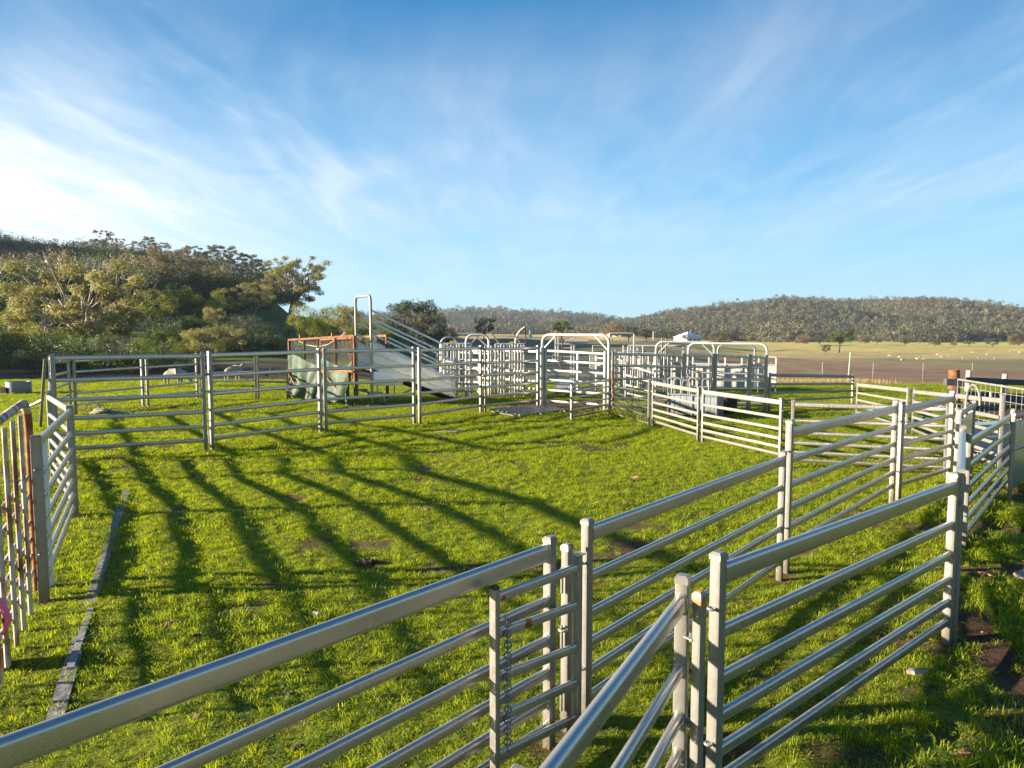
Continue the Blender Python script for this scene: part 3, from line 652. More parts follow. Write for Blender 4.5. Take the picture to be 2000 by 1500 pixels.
# rusty gate at the left edge
Sa = gp(74, 1165); Sb = gp(-45, 1430); dR = (Sb - Sa) / np.linalg.norm(Sb - Sa); nR = np.array([dR[1], -dR[0]])
g = thing('rusty_gate', 'rusty white tubular gate with vertical bars and a rounded corner, cut by the left edge', 'gate', v3(Sa, 0))
Hs = htop(783, Sa, 46); Lg = np.linalg.norm(Sb - Sa); rc = .22
arcp = [v3(Sa, .06), v3(Sa, Hs - rc)] + [v3(Sa + dR * (rc - rc * math.cos(t)), Hs - rc + rc * math.sin(t)) for t in np.linspace(.2, math.pi / 2, 7)] + [v3(Sb, Hs - .06)]
m = MB(); m.tube(arcp[:5], .03, 10); m.build('hinge_stile', 'rust', g)
m = MB(); m.tube(arcp[4:], .03, 10); m.build('top_tube', 'rust_pale', g)
for px, py in ((60, 1198), (47, 1231), (33, 1264), (15, 1308), (0, 1340), (-16, 1376), (-34, 1420)):
    p = hit(px, py, Sa - nR * .02, dR)[:2]; q = float(np.dot(p - Sa, dR)); ztop = Hs - .05 - .06 * q / Lg - (.10 if q < .2 else 0)
    MB().tube([v3(p, .03), v3(p + dR * .012 * math.sin(px), ztop)], .0165, 8).build('bar', 'rust_pale', g)
for z in (.22, .36, .50, .64, .86, 1.02): MB().tube([v3(Sa + nR * .022, z), v3(Sb + nR * .022, z * .98)], .017, 8).build('rail', 'rust_pale', g)
MB().prism(v3(Sa + dR * 1.35, .0), v3(Sa + dR * 1.35, .16), .18, .02, .003, up=(nR[0], nR[1], 0)).build('foot_plate', 'rust', g)
w = hit(3, 1200, Sa - nR * .05, dR); m = MB()
m.tube([v3(w, w[2] + .1), v3(w + np.array([.02, .0, 0]), w[2] + .03), v3(w + np.array([.035, .01, 0]), w[2] - .04), v3(w, w[2] - .13)], [.004, .022, .018, .006], 6)
tag(m.build('flagging_tape', 'pink_tape', None, origin=v3(w, w[2])), 'bright pink ribbon tied to the rusty gate', 'ribbon')
m = MB(); a_ = hit(20, 940, Sa - nR * .04, dR); b_ = v3(Ta, .95); m.tube([v3(a_, a_[2]), v3(Sa, 1.0), b_], .004, 5)
tag(m.build('tie_wire', 'dark_steel', None, origin=v3(Ta, .9)), 'twisted wire tying the rusty gate to the wide post', 'wire')

# ------------------------------------------------------------------ cattle handling gear in the middle
def arch_pts(a, b, H, rc, z0=-.05):
    a = np.asarray(a, float); b = np.asarray(b, float); d = (b - a) / np.linalg.norm(b - a); ts = np.linspace(0, math.pi / 2, 6)
    return [v3(a, z0)] + [v3(a + d * rc * (1 - math.cos(t)), H - rc + rc * math.sin(t)) for t in ts] + [v3(b - d * rc * (1 - math.cos(t)), H - rc + rc * math.sin(t)) for t in ts[::-1]] + [v3(b, z0)]
def arch_frame(label, pxa, pya, pxb, pyb, ytop, Ya, Yb, rr=.035, brace=True, mat='galvanised_white', rc=.22, name='arched_frame'):
    a = at(pxa, pya, Ya)[:2]; b = at(pxb, pyb, Yb)[:2]; H = htop(ytop, (a + b) / 2)
    g = thing(name, label, 'gate frame', v3(a, H0(*a)))
    MB().tube(arch_pts(a, b, H, rc), rr, 10).build('arch_pipe', mat, g)
    d = (b - a) / np.linalg.norm(b - a)
    if brace:
        s = .42
        MB().prism(v3(a + d * .02, H - s), v3(a + d * s, H - .03), .03, .045).build('corner_brace', mat, g)
        MB().prism(v3(b - d * .02, H - s), v3(b - d * s, H - .03), .03, .045).build('corner_brace', mat, g)
    return g, a, b, H, d
g, a, b, H, d = arch_frame('widest arched gate frame with corner braces in the middle of the yard', 1059, 795, 1188, 806, 654, 19.7, 18.6, .04)
ga = a + d * .10; gb = b - d * .12
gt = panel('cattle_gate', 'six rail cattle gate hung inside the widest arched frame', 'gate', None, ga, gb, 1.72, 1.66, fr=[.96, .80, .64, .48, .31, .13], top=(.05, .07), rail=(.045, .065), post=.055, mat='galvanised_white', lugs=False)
m = MB(); m.prism(v3(a + d * .0 + np.array([-.02, -.07]), -.05), v3(a + np.array([-.02, -.07]), 1.75), .12, .09, .02); m.build('hinge_post', 'galvanised_dull', g)
MB().box(v3(b + np.array([0, -.06]), .05), (.12, .22, .14), .3).build('foot', 'galvanised', g); MB().box(v3(a + np.array([.02, -.1]), .05), (.16, .2, .16), .2).build('foot', 'galvanised', g)
og = gp(1116, 820); oh = gp(1192, 806)
panel('sheep_gate', 'open sheep gate standing on the grass below the widest arched frame', 'gate', None, og, oh, htop(747, og, 1114), htop(739, oh, 1193), fr=[.95, .77, .59, .42, .26, .08], top=(.035, .06), rail=(.034, .055), post=.055, mat='galvanised')
arch_frame('arched gate frame with corner braces left of centre, behind the tall panel', 911, 776, 955, 776, 654, 23, 23, .04)
arch_frame('small plain rounded arch over the slide gate beside the loading ramp', 861, 772, 893, 772, 659, 23.4, 23.6, .032, False, rc=.25)
arch_frame('braced arch right of centre in front of the sheeted race', 1280, 772, 1393, 772, 668, 23.0, 22.6, .038)
arch_frame('tall square goalpost frame in front of the distant dark trees', 1189, 770, 1237, 770, 651, 24, 24, .03, False, rc=.05)
arch_frame('lower dull pipe arch behind the pipe gate at the right of the yards', 1400, 772, 1472, 772, 674, 25.5, 25.0, .035, False, mat='galvanised', rc=.2)
g, a, b, H, d = arch_frame('wide pipe gate with a round cornered top pipe, right of the yards', 1342, 800, 1495, 801, 671, 20.2, 19.2, .032, False, mat='galvanised_white', rc=.2, name='pipe_gate')
for py in (729, 743, 757, 771, 785): 
    z = htop(py, (a + b) / 2); MB().tube([v3(a, z), v3(b, z)], .022).build('rail', 'galvanised_dull', g)
q = hit(1346, 676, a, d); 
# row of panels right of the arch
X0, X3 = gp(1196, 808), gp(1494, 802); dX = (X3 - X0) / np.linalg.norm(X3 - X0)
def onX(px): return hit(px, 790, X0, dX)[:2]
kx_ = dict(fr=[.955, .77, .56, .40, .25, .11], top=(.042, .07), rail=(.042, .068), post=.065)
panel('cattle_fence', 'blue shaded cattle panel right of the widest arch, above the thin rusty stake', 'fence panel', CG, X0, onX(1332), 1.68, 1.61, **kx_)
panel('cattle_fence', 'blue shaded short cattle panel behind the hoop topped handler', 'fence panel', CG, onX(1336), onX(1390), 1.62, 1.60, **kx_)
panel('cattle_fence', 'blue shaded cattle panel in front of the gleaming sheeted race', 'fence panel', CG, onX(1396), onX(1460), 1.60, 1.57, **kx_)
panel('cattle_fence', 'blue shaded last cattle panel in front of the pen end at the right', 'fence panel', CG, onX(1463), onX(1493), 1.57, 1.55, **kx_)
# sheeted race behind
r0 = at(1262, 757, 26.2); r1 = at(1514, 762, 24.4); dZ = (r1 - r0)[:2] / np.linalg.norm((r1 - r0)[:2]); LZ = np.linalg.norm((r1 - r0)[:2])
g = thing('sheeted_race', 'bright galvanised sheeted cattle race with open windows along its top', 'cattle race', v3(r0, H0(r0[0], r0[1])))
zt = 1.28; zb = 1.0; z00 = .18
for t0, t1 in ((0, .2), (.205, .42), (.425, .6), (.605, .8), (.805, 1)):
    p = r0[:2] + dZ * LZ * t0; q = r0[:2] + dZ * LZ * t1
    MB().prism(v3(p, (zb + z00) / 2), v3(q, (zb + z00) / 2), .02, zb - z00, .003).build('side_sheet', 'galvanised_white' if t0 > -1 else 'sheet', g)
MB().prism(v3(r0[:2], zt), v3(r1[:2], zt), .06, .06).build('top_rail', 'galvanised_white', g)
MB().prism(v3(r0[:2] + np.array([0, -.03]), zb), v3(r1[:2] + np.array([0, -.03]), zb), .05, .05).build('middle_rail', 'galvanised_white', g)
for t in np.linspace(0, 1, 9): MB().prism(v3(r0[:2] + dZ * LZ * t + np.array([0, -.02]), -.1), v3(r0[:2] + dZ * LZ * t + np.array([0, -.02]), zt - .03), .07, .06, .01, up=(dZ[0], dZ[1], 0)).build('upright', 'galvanised_white', g)
# crushes made of vertical bars
def crush(label, pxs, ytop, ybot, Y, name='cattle_crush', skew=.0, rr=.028, mat='galvanised_white', roof=None, cross=()):
    p0 = at(pxs[0], ybot, Y); g = thing(name, label, 'cattle crush', v3(p0, H0(p0[0], p0[1])))
    zb = .12; zt = at(pxs[0], ytop, Y)[2]; x0 = at(pxs[0], ytop, Y); x1 = at(pxs[-1], ytop, Y + skew * len(pxs))
    for i, px in enumerate(pxs):
        Yi = Y + skew * i + (.9 if i % 3 == 1 else 0); q = at(px, ybot, Yi)
        MB().prism(v3(q, zb), v3(q, zt - .03 * (i % 2)), .062, .055, .014).build('bar', mat, g)
    for z in (zt, zb + .02, (zt + zb) * .55): MB().prism(v3(x0, z), v3(x1, z), .055, .055).build('frame_rail', mat, g)
    if skew or True:
        for z in (zt - .02, zb + .04): MB().prism(v3(x0 + np.array([0, .9, 0]), z), v3(x1 + np.array([0, .9, 0]), z), .05, .05).build('frame_rail', mat, g)
        for p in (x0, x1): MB().prism(v3(p, zt - .01), v3(p + np.array([0, .9, 0]), zt - .01), .05, .05).build('frame_rail', mat, g)
        for p in (x0, x1): MB().prism(v3(p + np.array([0, .45, 0]), -.1), v3(p + np.array([0, .45, 0]), zt), .07, .07, .01).build('corner_post', mat, g)
    return g, x0, x1, zt
g, x0, x1, zt = crush('cattle crush of close upright bars beside the foot of the loading ramp', [864, 869, 875, 882, 887, 893, 898, 905, 912, 918], 671, 772, 23.2)
MB().box(v3(lerp(x0, x1, .35)[:2], zt + .06), (.16, .06, .05)).build('handle', 'paint_yellow', g); MB().prism(v3(lerp(x0, x1, .65)[:2], 1.25), v3(lerp(x0, x1, .65)[:2] + np.array([0, .02]), .5), .3, .03, .005).build('side_plate', 'galvanised', g)
g, x0, x1, zt = crush('cattle crush of slim upright bars below the curved hook arm', [968, 974, 979, 985, 991, 996, 1001, 1006, 1012, 1018, 1024], 672, 768, 22.6)
MB().box(v3(lerp(x0, x1, .55)[:2], zt + .05), (.14, .06, .05)).build('handle', 'paint_yellow', g)
for k in (.15, .9):
    MB().prism(v3(lerp(x0, x1, k)[:2], zt), v3(lerp(x0, x1, k)[:2] + np.array([-.3, 0]), zt + .38), .04, .05).build('lever', 'galvanised', g)
g, x0, x1, zt = crush('cattle crush of dappled upright bars right of the tall goalpost frame', [1215, 1219, 1223, 1228, 1232, 1236, 1240, 1246, 1250, 1254], 690, 766, 24.6)
for k in range(3): MB().prism(v3(x0[:2] + np.array([.05 + .25 * k, 0]), zt), v3(x0[:2] + np.array([.05 + .25 * k, 0]), zt + .28), .05, .05, .01).build('stub', 'galvanised_white', g)
MB().prism(at(1227, 675, 24.6), at(1345, 676, 24.2), .05, .06).build('top_beam', 'galvanised_white', g); MB().prism(at(1218, 685, 24.5), at(1262, 686, 24.5), .06, .05).build('slide_rail', 'galvanised_white', g)
for px in (1227, 1256, 1335, 1343): MB().prism(at(px, 676, 24.4), at(px, 770, 24.4), .05, .05, .01).build('upright', 'galvanised_white', g)
MB().prism(at(1293, 660, 23.4), at(1293, 770, 23.4), .06, .06, .01).build('tall_post', 'galvanised', g); MB().prism(at(1301, 661, 23.4), at(1301, 770, 23.4), .06, .06, .01).build('tall_post', 'galvanised', g)
# head bail with hydraulic cylinder
Y = 23.6; g = thing('head_bail', 'white head bail with twin uprights, ladder rungs and side cylinder, inside the wide arch', 'cattle crush', v3(at(1085, 775, Y), 0))
for px in (1085, 1090, 1116, 1121): MB().prism(v3(at(px, 770, Y), -.05), v3(at(px, 770, Y), at(px, 660, Y)[2]), .06, .06, .01).build('upright', 'galvanised_white', g)
for py in (680, 690, 697, 704, 711, 718, 726, 735): MB().prism(at(1100, py, Y), at(1117, py, Y), .04, .05).build('rung', 'galvanised_white', g)
MB().prism(at(1083, 672, Y), at(1123, 672, Y), .08, .08, .02).build('head_beam', 'galvanised_white', g); MB().tube([at(1104, 666, Y - .1), at(1149, 667, Y - .1)], .065, 12).build('cylinder', 'galvanised_white', g)
MB().prism(at(1098, 662, Y - .15), at(1098, 705, Y - .15), .04, .04, .01).build('rusty_rod', 'rust_orange', g); MB().tube([at(1098, 700, Y - .15), at(1094, 714, Y - .15), at(1101, 722, Y - .15)], .025).build('hook', 'rust_orange', g)
MB().prism(at(1070, 734, Y), at(1114, 735, Y), .1, .05).build('cross_beam', 'sheet', g); MB().prism(at(1083, 758, Y), at(1123, 758, Y), .5, .32, .02).build('base_box', 'sheet', g)
MB().prism(at(1127, 693, Y + .4), at(1127, 772, Y + .4), .05, .05, .01).build('side_post', 'rust_orange', g)
MB().prism(at(1080, 692, Y), at(1080, 728, Y), .04, .04, .01).build('drop_rod', 'galvanised_white', g)
# hook arm
Y = 22.8; m = MB(); m.tube([at(1006, 690, Y), at(1007, 664, Y), at(1011, 653, Y), at(1017, 645, Y), at(1025, 639, Y)], .036, 8)
g = thing('hook_arm', 'curved white pipe arm with a rusty strut rising above the crush', 'crush arm', v3(at(1006, 770, Y), 0)); m.tube([at(1006, 690, Y), v3(at(1006, 690, Y), -.05)], .036)
m.build('curved_pipe', 'galvanised_white', g); MB().prism(at(1025, 638, Y), at(1028, 676, Y), .05, .045, .01).build('strut', 'rust_orange', g); MB().prism(at(1020, 661, Y), at(1055, 663, Y), .05, .05).build('cross_pipe', 'galvanised_white', g)
# three free bars and low frame
Y = 24.2; g = thing('bar_gate', 'narrow gate of three white upright bars at the right of the wide arch', 'gate', v3(at(1153, 770, Y), 0))
for px in (1153, 1157, 1161): MB().prism(v3(at(px, 770, Y), .0), at(px, 690, Y), .05, .05, .01).build('bar', 'galvanised_white', g)
MB().prism(at(1152, 692, Y), at(1162, 692, Y), .05, .05).build('head_rail', 'galvanised_white', g); MB().prism(at(1157, 675, Y), at(1184, 676, Y), .04, .045).build('arm', 'galvanised_white', g); MB().prism(at(1158, 676, Y), at(1158, 692, Y), .04, .04, .01).build('arm_post', 'galvanised_white', g)
# long rails of the pens behind (cream, sunlit)
ra = at(922, 772, 24.5)[:2]; rb = at(1052, 772, 22.3)[:2]
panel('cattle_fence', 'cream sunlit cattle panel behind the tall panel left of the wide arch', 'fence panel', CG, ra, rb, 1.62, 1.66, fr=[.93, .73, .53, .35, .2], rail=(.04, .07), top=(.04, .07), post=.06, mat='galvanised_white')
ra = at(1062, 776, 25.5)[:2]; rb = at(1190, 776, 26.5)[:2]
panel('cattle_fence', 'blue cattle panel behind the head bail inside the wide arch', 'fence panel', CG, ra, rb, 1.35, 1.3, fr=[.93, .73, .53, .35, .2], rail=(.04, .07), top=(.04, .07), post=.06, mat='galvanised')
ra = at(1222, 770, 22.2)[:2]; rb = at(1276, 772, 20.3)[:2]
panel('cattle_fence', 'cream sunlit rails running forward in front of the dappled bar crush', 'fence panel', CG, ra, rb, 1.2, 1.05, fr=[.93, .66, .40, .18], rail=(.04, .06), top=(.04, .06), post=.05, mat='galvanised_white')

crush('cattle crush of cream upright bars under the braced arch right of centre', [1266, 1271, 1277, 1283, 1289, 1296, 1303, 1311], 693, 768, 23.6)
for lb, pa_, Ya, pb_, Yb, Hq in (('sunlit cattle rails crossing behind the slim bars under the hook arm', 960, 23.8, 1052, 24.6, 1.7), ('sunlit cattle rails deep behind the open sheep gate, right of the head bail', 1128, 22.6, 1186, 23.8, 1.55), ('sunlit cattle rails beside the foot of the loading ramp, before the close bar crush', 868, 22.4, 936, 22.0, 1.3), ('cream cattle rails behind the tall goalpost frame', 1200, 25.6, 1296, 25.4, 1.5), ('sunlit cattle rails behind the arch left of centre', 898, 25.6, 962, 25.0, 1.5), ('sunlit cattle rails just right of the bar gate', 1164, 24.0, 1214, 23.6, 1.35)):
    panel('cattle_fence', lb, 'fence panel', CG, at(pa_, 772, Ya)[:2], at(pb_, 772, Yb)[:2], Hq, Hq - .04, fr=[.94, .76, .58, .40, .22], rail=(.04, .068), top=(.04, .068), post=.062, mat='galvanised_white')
# hoop topped sheep handler, tub, roll of grid, grate, pipe, stake
hb = gp(1306, 812); hc = gp(1400, 818); dh = (hc - hb) / np.linalg.norm(hc - hb); nh = np.array([-dh[1], dh[0]])
g = thing('sheep_handler', 'dark grey sheep handler box topped with bent pipe hoops behind the sunlit panels', 'sheep handler', v3(hb, 0))
Lh = np.linalg.norm(hc - hb)
mm = MB(); 
for k in range(8):
    p = hb + dh * Lh * k / 8; q = hb + dh * Lh * (k + .92) / 8
    mm.prism(v3(p, .30), v3(q, .30), .03, .5, .004)
mm.build('side_wall', 'dark_steel', g); MB().prism(v3(hb + nh * .6, .30), v3(hc + nh * .6, .30), .03, .5, .004).build('side_wall', 'dark_steel', g)
for p in (hb, hc): MB().prism(v3(p, .30), v3(p + nh * .6, .30), .03, .5, .004).build('end_wall', 'dark_steel', g)
for p in (hb, hc, hb + nh * .6, hc + nh * .6, lerp(hb, hc, .5)): MB().prism(v3(p - nh * .02, -.02), v3(p - nh * .02, .62), .05, .05, .008).build('leg', 'dark_steel', g)
MB().prism(v3(hb - nh * .02, .57), v3(hc - nh * .02, .57), .06, .05).build('top_rail', 'dark_steel', g)
for px, w in ((1308, .05), (1323, .09), (1340, .10), (1353, .12), (1378, .08)):
    c = hit(px, 770, hb + nh * .25, dh)[:2]; zt_ = htop(738 + (px % 3) * 2, c)
    MB().tube(arch_pts(c - dh * w, c + dh * w, zt_, w * .95, .5), .018, 8).build('hoop', 'dark_steel' if px != 1353 else 'galvanised', g)
for px in (1316, 1331, 1362, 1388): c = hit(px, 770, hb + nh * .4, dh)[:2]; MB().tube([v3(c, .5), v3(c + dh * .05, 1.0)], .014).build('lever', 'galvanised', g)
tb = gp(1423, 808); tb = tb + np.array([0, .3])
def lathe(m, c, prof, n=28):
    c = Vector(c); v = [c + Vector((r * math.cos(2 * math.pi * j / n), r * math.sin(2 * math.pi * j / n), z)) for r, z in prof for j in range(n)]
    return m.add(v, [(i * n + j, i * n + (j + 1) % n, (i + 1) * n + (j + 1) % n, (i + 1) * n + j) for i in range(len(prof) - 1) for j in range(n)])
g = thing('tub', 'round black rubber tub with a pale rim on the grass', 'tub', v3(tb, 0))
m = MB(); lathe(m, v3(tb, 0), [(0, .05), (.29, .05), (.33, .42), (.30, .42), (.27, .0), (0, .0)][::-1]); m.v = m.v; m.build('body', 'black_plastic', g)
MB().torus(v3(tb, .42), .325, .016, n=28).build('rim', 'galvanised', g)
# slatted roll of grid
gq = gp(1282, 800) + np.array([.05, .4]); g = thing('steel_grid', 'dark slatted steel grid propped up beside the handler', 'grid', v3(gq, 0))
for k in range(13): MB().tube([v3(gq + np.array([.035 * k, 0]), .02), v3(gq + np.array([.035 * k, .15]), .38)], .009, 5).build('slat', 'black_plastic', g)
MB().tube([v3(gq, .2), v3(gq + np.array([.45, .08]), .2)], .012).build('cross_bar', 'dark_steel', g)
# metal grate lying on the grass
cs = [gp(957, 806), gp(1056, 799), gp(1110, 806), gp(1014, 817)]
g = thing('metal_grate', 'flat slatted metal gate lying on the grass before the arched frame', 'grate', v3(cs[0], .03))
for t in np.linspace(0, 1, 8):
    p = lerp(cs[0], cs[3], t); q = lerp(cs[1], cs[2], t); MB().prism(v3(p, .09), v3(q, .10), .055, .035, .016).build('slat', 'galvanised_rail', g)
for t in (0.02, .5, .98): MB().prism(v3(lerp(cs[0], cs[1], t), .035), v3(lerp(cs[3], cs[2], t), .035), .05, .03, .01).build('cross_bar', 'galvanised_dull', g)
pa, pb = gp(1196, 811), gp(1272, 832); m = MB(); m.tube([v3(pa, .05), v3(lerp(pa, pb, .5), .045), v3(pb, .05)], .022); tag(m.build('ground_pipe', 'galvanised', None, origin=v3(pa, 0)), 'thin galvanised pipe lying in the grass toward the sunlit panels', 'pipe')
pa = gp(1199, 811); m = MB(); m.tube([v3(pa, -.05), at(1195, 724, pa[1])], .02, 6); tag(m.build('stake', 'rust', None, origin=v3(pa, 0)), 'thin rusty stake beside the open sheep gate', 'stake')
# netting from the stake
m = MB(); pb = gp(1272, 832); 
for t in np.linspace(0, 1, 26):
    p = lerp(pa, pb, t) + np.array([0, .18 * math.sin(t * 3)]); m.tube([v3(p, .02), v3(p, .78)], .0035, 4)
for z in (.05, .22, .4, .58, .76): m.tube([v3(lerp(pa, pb, t) + np.array([0, .18 * math.sin(t * 3)]), z) for t in np.linspace(0, 1, 12)], .0035, 4)
tag(m.build('wire_netting', 'wire', None, origin=v3(pa, 0)), 'sagging wire netting between the rusty stake and the sunlit panels', 'netting')

# ------------------------------------------------------------------ loading ramp
ra, rb = gp(727, 790.5), np.array([-4.86, 21.6]); re = np.array([-1.72, 21.2]); rf = re + (rb - ra)
Ht = 3.26; g = thing('loading_ramp', 'galvanised cattle loading ramp with sloping rails and a tall pipe hoop', 'ramp', v3(ra, 0))
MB().tube(arch_pts(ra, rb, Ht, .16), .042, 10).build('hoop', 'galvanised_bright', g)
L_ = np.linalg.norm(re - ra); 
for (p, q) in ((ra, re), (rb, rf)):
    for z0, z1 in ((2.83, 1.62), (2.47, 1.25), (2.12, .92)): MB().prism(v3(p, z0), v3(q, z1), .04, .06).build('side_rail', 'sheet_pale', g)
    MB().prism(v3(p, 1.86), v3(q, .68), .045, .07).build('side_rail', 'sheet_pale', g)
    m = MB(); d_ = Vector((q[0] - p[0], q[1] - p[1], 0)).normalized(); n_ = Vector((d_.y, -d_.x, 0)) * .008
    vs = [Vector(v3(p, 1.10)), Vector(v3(q, .16)), Vector(v3(q, .66)), Vector(v3(p, 1.84))]
    m.add([v + n_ for v in vs] + [v - n_ for v in vs], [(0, 1, 2, 3), (7, 6, 5, 4), (0, 4, 5, 1), (1, 5, 6, 2), (2, 6, 7, 3), (3, 7, 4, 0)]); m.build('side_sheet', 'sheet_pale', g, smooth=0)
    for z0, z1 in ((1.58, .50), (1.30, .32)): MB().prism(v3(p + np.array([0, -.012]), z0), v3(q + np.array([0, -.012]), z1), .012, .05, .004).build('pressed_rib', 'galvanised_rail', g)
    MB().prism(v3(q, -.03), v3(q, 1.66), .05, .05, .01).build('end_post', 'galvanised', g)
m = MB(); vs = [Vector(v3(ra, 1.08)), Vector(v3(re, .14)), Vector(v3(rf, .14)), Vector(v3(rb, 1.08))]; dn = Vector((0, 0, -.05))
m.add(vs + [v + dn for v in vs], [(0, 1, 2, 3), (7, 6, 5, 4), (0, 4, 5, 1), (1, 5, 6, 2), (2, 6, 7, 3), (3, 7, 4, 0)]); m.build('floor', 'brown_timber', g, smooth=0)
# under frame and leg brace
for p in (ra, rb): 
    q = lerp(p, re if p is ra else rf, .12); MB().prism(v3(p, .36), v3(q, .36), .05, .06).build('foot_rail', 'galvanised_bright', g); MB().prism(v3(q, .36), v3(lerp(p, re if p is ra else rf, .17), -.02), .05, .05, .01).build('foot_leg', 'galvanised_bright', g)
MB().prism(v3(ra, .85), v3(rb, .85), .05, .05).build('cross_rail', 'galvanised_bright', g); MB().prism(v3(ra, .36), v3(rb, .36), .05, .05).build('cross_rail', 'galvanised_bright', g)
MB().prism(v3(lerp(ra, re, .08), .05), v3(lerp(ra, re, .55), .52), .045, .05).build('strut', 'galvanised', g)
MB().prism(v3(lerp(ra, re, .02), .78), v3(lerp(ra, re, .36), .78), .012, .44, .003).build('under_sheet', 'sheet_pale', g)
for k in (0.0, .35, .65):
    MB().prism(v3(lerp(rf, rb, .3) * (1 - k) + rb * k, -.03), v3(lerp(rf, rb, .3) * (1 - k) + rb * k, .5), .03, .03, .006).build('back_leg', 'galvanised', g)
MB().prism(v3(lerp(re, ra, .45) , .06), v3(lerp(re, ra, .18) + np.array([0, .0]), .04), .06, .05).build('skid', 'galvanised_bright', g)
for p in (ra, rb): MB().box(v3(p + np.array([.12, -.02]), 1.98), (.1, .02, .16)).build('hinge_plate', 'galvanised_bright', g)

# ------------------------------------------------------------------ rusty frame with tarpaulin
fa = gp(567, 778); fb = gp(694, 793); df = (fb - fa) / np.linalg.norm(fb - fa); Lf = np.linalg.norm(fb - fa); nf = np.array([-df[1], df[0]])
za, zb_ = htop(664, fa, 567), htop(656, fb, 694)
g = thing('rusty_cage', 'rusty steel cage frame wrapped in wire mesh beside the loading ramp', 'cage', v3(fa, 0))
for p, z, w in ((fa, za, .06), (fb, zb_, .07), (fa + nf * 1.2, za, .06), (fb + nf * 1.2, zb_, .07)): MB().prism(v3(p, -.05), v3(p, z), w, w, .01, up=(df[0], df[1], 0)).build('corner_post', 'rust_orange', g)
MB().prism(v3(fa, za), v3(fb, zb_), .06, .07, .01).build('top_beam', 'rust_orange', g)
MB().prism(v3(fa + nf * 1.2, za), v3(fb + nf * 1.2, zb_), .06, .07, .01).build('top_beam', 'rust', g)
for t in (.25, .47, .73, .97): p = lerp(fa, fb, t); MB().prism(v3(p, .9), v3(p, lerp(za, zb_, t) - .03), .05, .05, .008).build('upright', 'rust_orange', g)
MB().prism(v3(lerp(fa, fb, .47), 1.60), v3(fb, 1.66), .05, .06, .008).build('middle_beam', 'rust_orange', g)
MB().prism(v3(fa - nf * .06, .95), v3(fb - nf * .06, 1.02), .04, .05, .008).build('middle_beam', 'rust', g)
for t0, t1, z0, z1 in ((.0, .22, .95, .02), (.52, .30, .98, .05), (.55, .95, .98, .0)): MB().prism(v3(lerp(fa, fb, t0) - nf * .07, z0), v3(lerp(fa, fb, t1) - nf * .07, z1), .04, .04, .008).build('diagonal_brace', 'rust', g)
for t in (.2, .70): p = lerp(fa, fb, t); MB().box(v3(p, lerp(za, zb_, t) + .09), (.09, .10, .11), .5).build('lug', 'rust', g)
MB().prism(v3(lerp(fa, fb, .93) - nf * .05, .0), v3(lerp(fa, fb, .93) - nf * .05, 1.02), .04, .04, .008).build('side_bar', 'rust', g)
MB().prism(v3(fa - nf * .1, -.02), v3(fa - nf * .1, .95), .035, .035, .006).build('side_bar', 'brown_timber', g)
m = MB(); nx, nz = 30, 10
for k in range(-nz, nx):
    t0, t1 = k / nx, (k + nz) / nx
    for (u0, z0, u1, z1) in ((t0, 0., t1, 1.), (t1, 0., t0, 1.)):
        a0, a1 = u0, u1; b0_, b1_ = z0, z1
        if a0 < 0: b0_ = b0_ + (b1_ - b0_) * (0 - a0) / (a1 - a0); a0 = 0
        if a1 < 0: b1_ = b0_ + (b1_ - b0_) * (0 - a0) / (a1 - a0); a1 = 0
        if a0 > 1: b0_ = b1_ + (b0_ - b1_) * (1 - a1) / (a0 - a1); a0 = 1
        if a1 > 1: b1_ = b0_ + (b1_ - b0_) * (1 - a0) / (a1 - a0); a1 = 1
        if abs(a0 - a1) < .005: continue
        m.tube([v3(lerp(fa, fb, a0) + nf * .03, .9 + b0_ * 1.0), v3(lerp(fa, fb, a1) + nf * .03, .9 + b1_ * 1.0)], .0011, 3, cap=False)
m.build('wire_mesh', 'wire', g)
# tarpaulin
nu, nv = 60, 26; v = []; f = []
for i in range(nu + 1):
    t = .02 + .95 * i / nu; e = abs(t - .30) / .30 if t < .5 else abs(t - .56) / .44
    ztop = np.interp(t, [.02, .10, .2, .42, .5, .56, .64, .8, .9, .97], [1.40, 1.46, 1.38, 1.15, 1.20, 1.42, 1.32, 1.14, 1.16, 1.36])
    for j in range(nv + 1):
        w = j / nv; z = ztop * (1 - w) + (.02 + .06 * math.sin(t * 11)) * w
        b = .10 + .07 * math.sin(t * 31 + w * 3) + .06 * math.sin(t * 12 - w * 6) + .05 * math.sin((t * 7 + w) * 7) + .03 * math.sin(t * 60 + w * 9)
        p = lerp(fa, fb, t) - nf * (b * (.35 + .8 * w) - .0); v.append(v3(p, z))
for i in range(nu):
    for j in range(nv): q = i * (nv + 1) + j; f.append((q, q + nv + 1, q + nv + 2, q + 1))
tp = MB(); tp.add(v, f); to = tp.build('tarpaulin', 'tarp', None, smooth=60, origin=v3(lerp(fa, fb, .5), 0)); so = to.modifiers.new('thick', 'SOLIDIFY'); so.thickness = .006
tag(to, 'creased faded green tarpaulin hanging on the rusty cage', 'tarpaulin')
r_ = [at(583, 666, 22.3), at(600, 674, 22), at(620, 677, 21.7), at(640, 673, 21.3), at(660, 660, 20.9), at(675, 649, 20.6)]
tag(MB().tube(r_, .012, 6).build('rope', 'rope', None, origin=r_[0]), 'pale rope sagging across the top of the rusty cage', 'rope')
q = at(685, 705, 20.55); tag(MB().prism(q, at(675, 647, 20.55), .045, .04, .006).build('rusty_bar', 'rust', None, origin=q), 'rusty bar leaning out above the right end of the cage', 'bar')

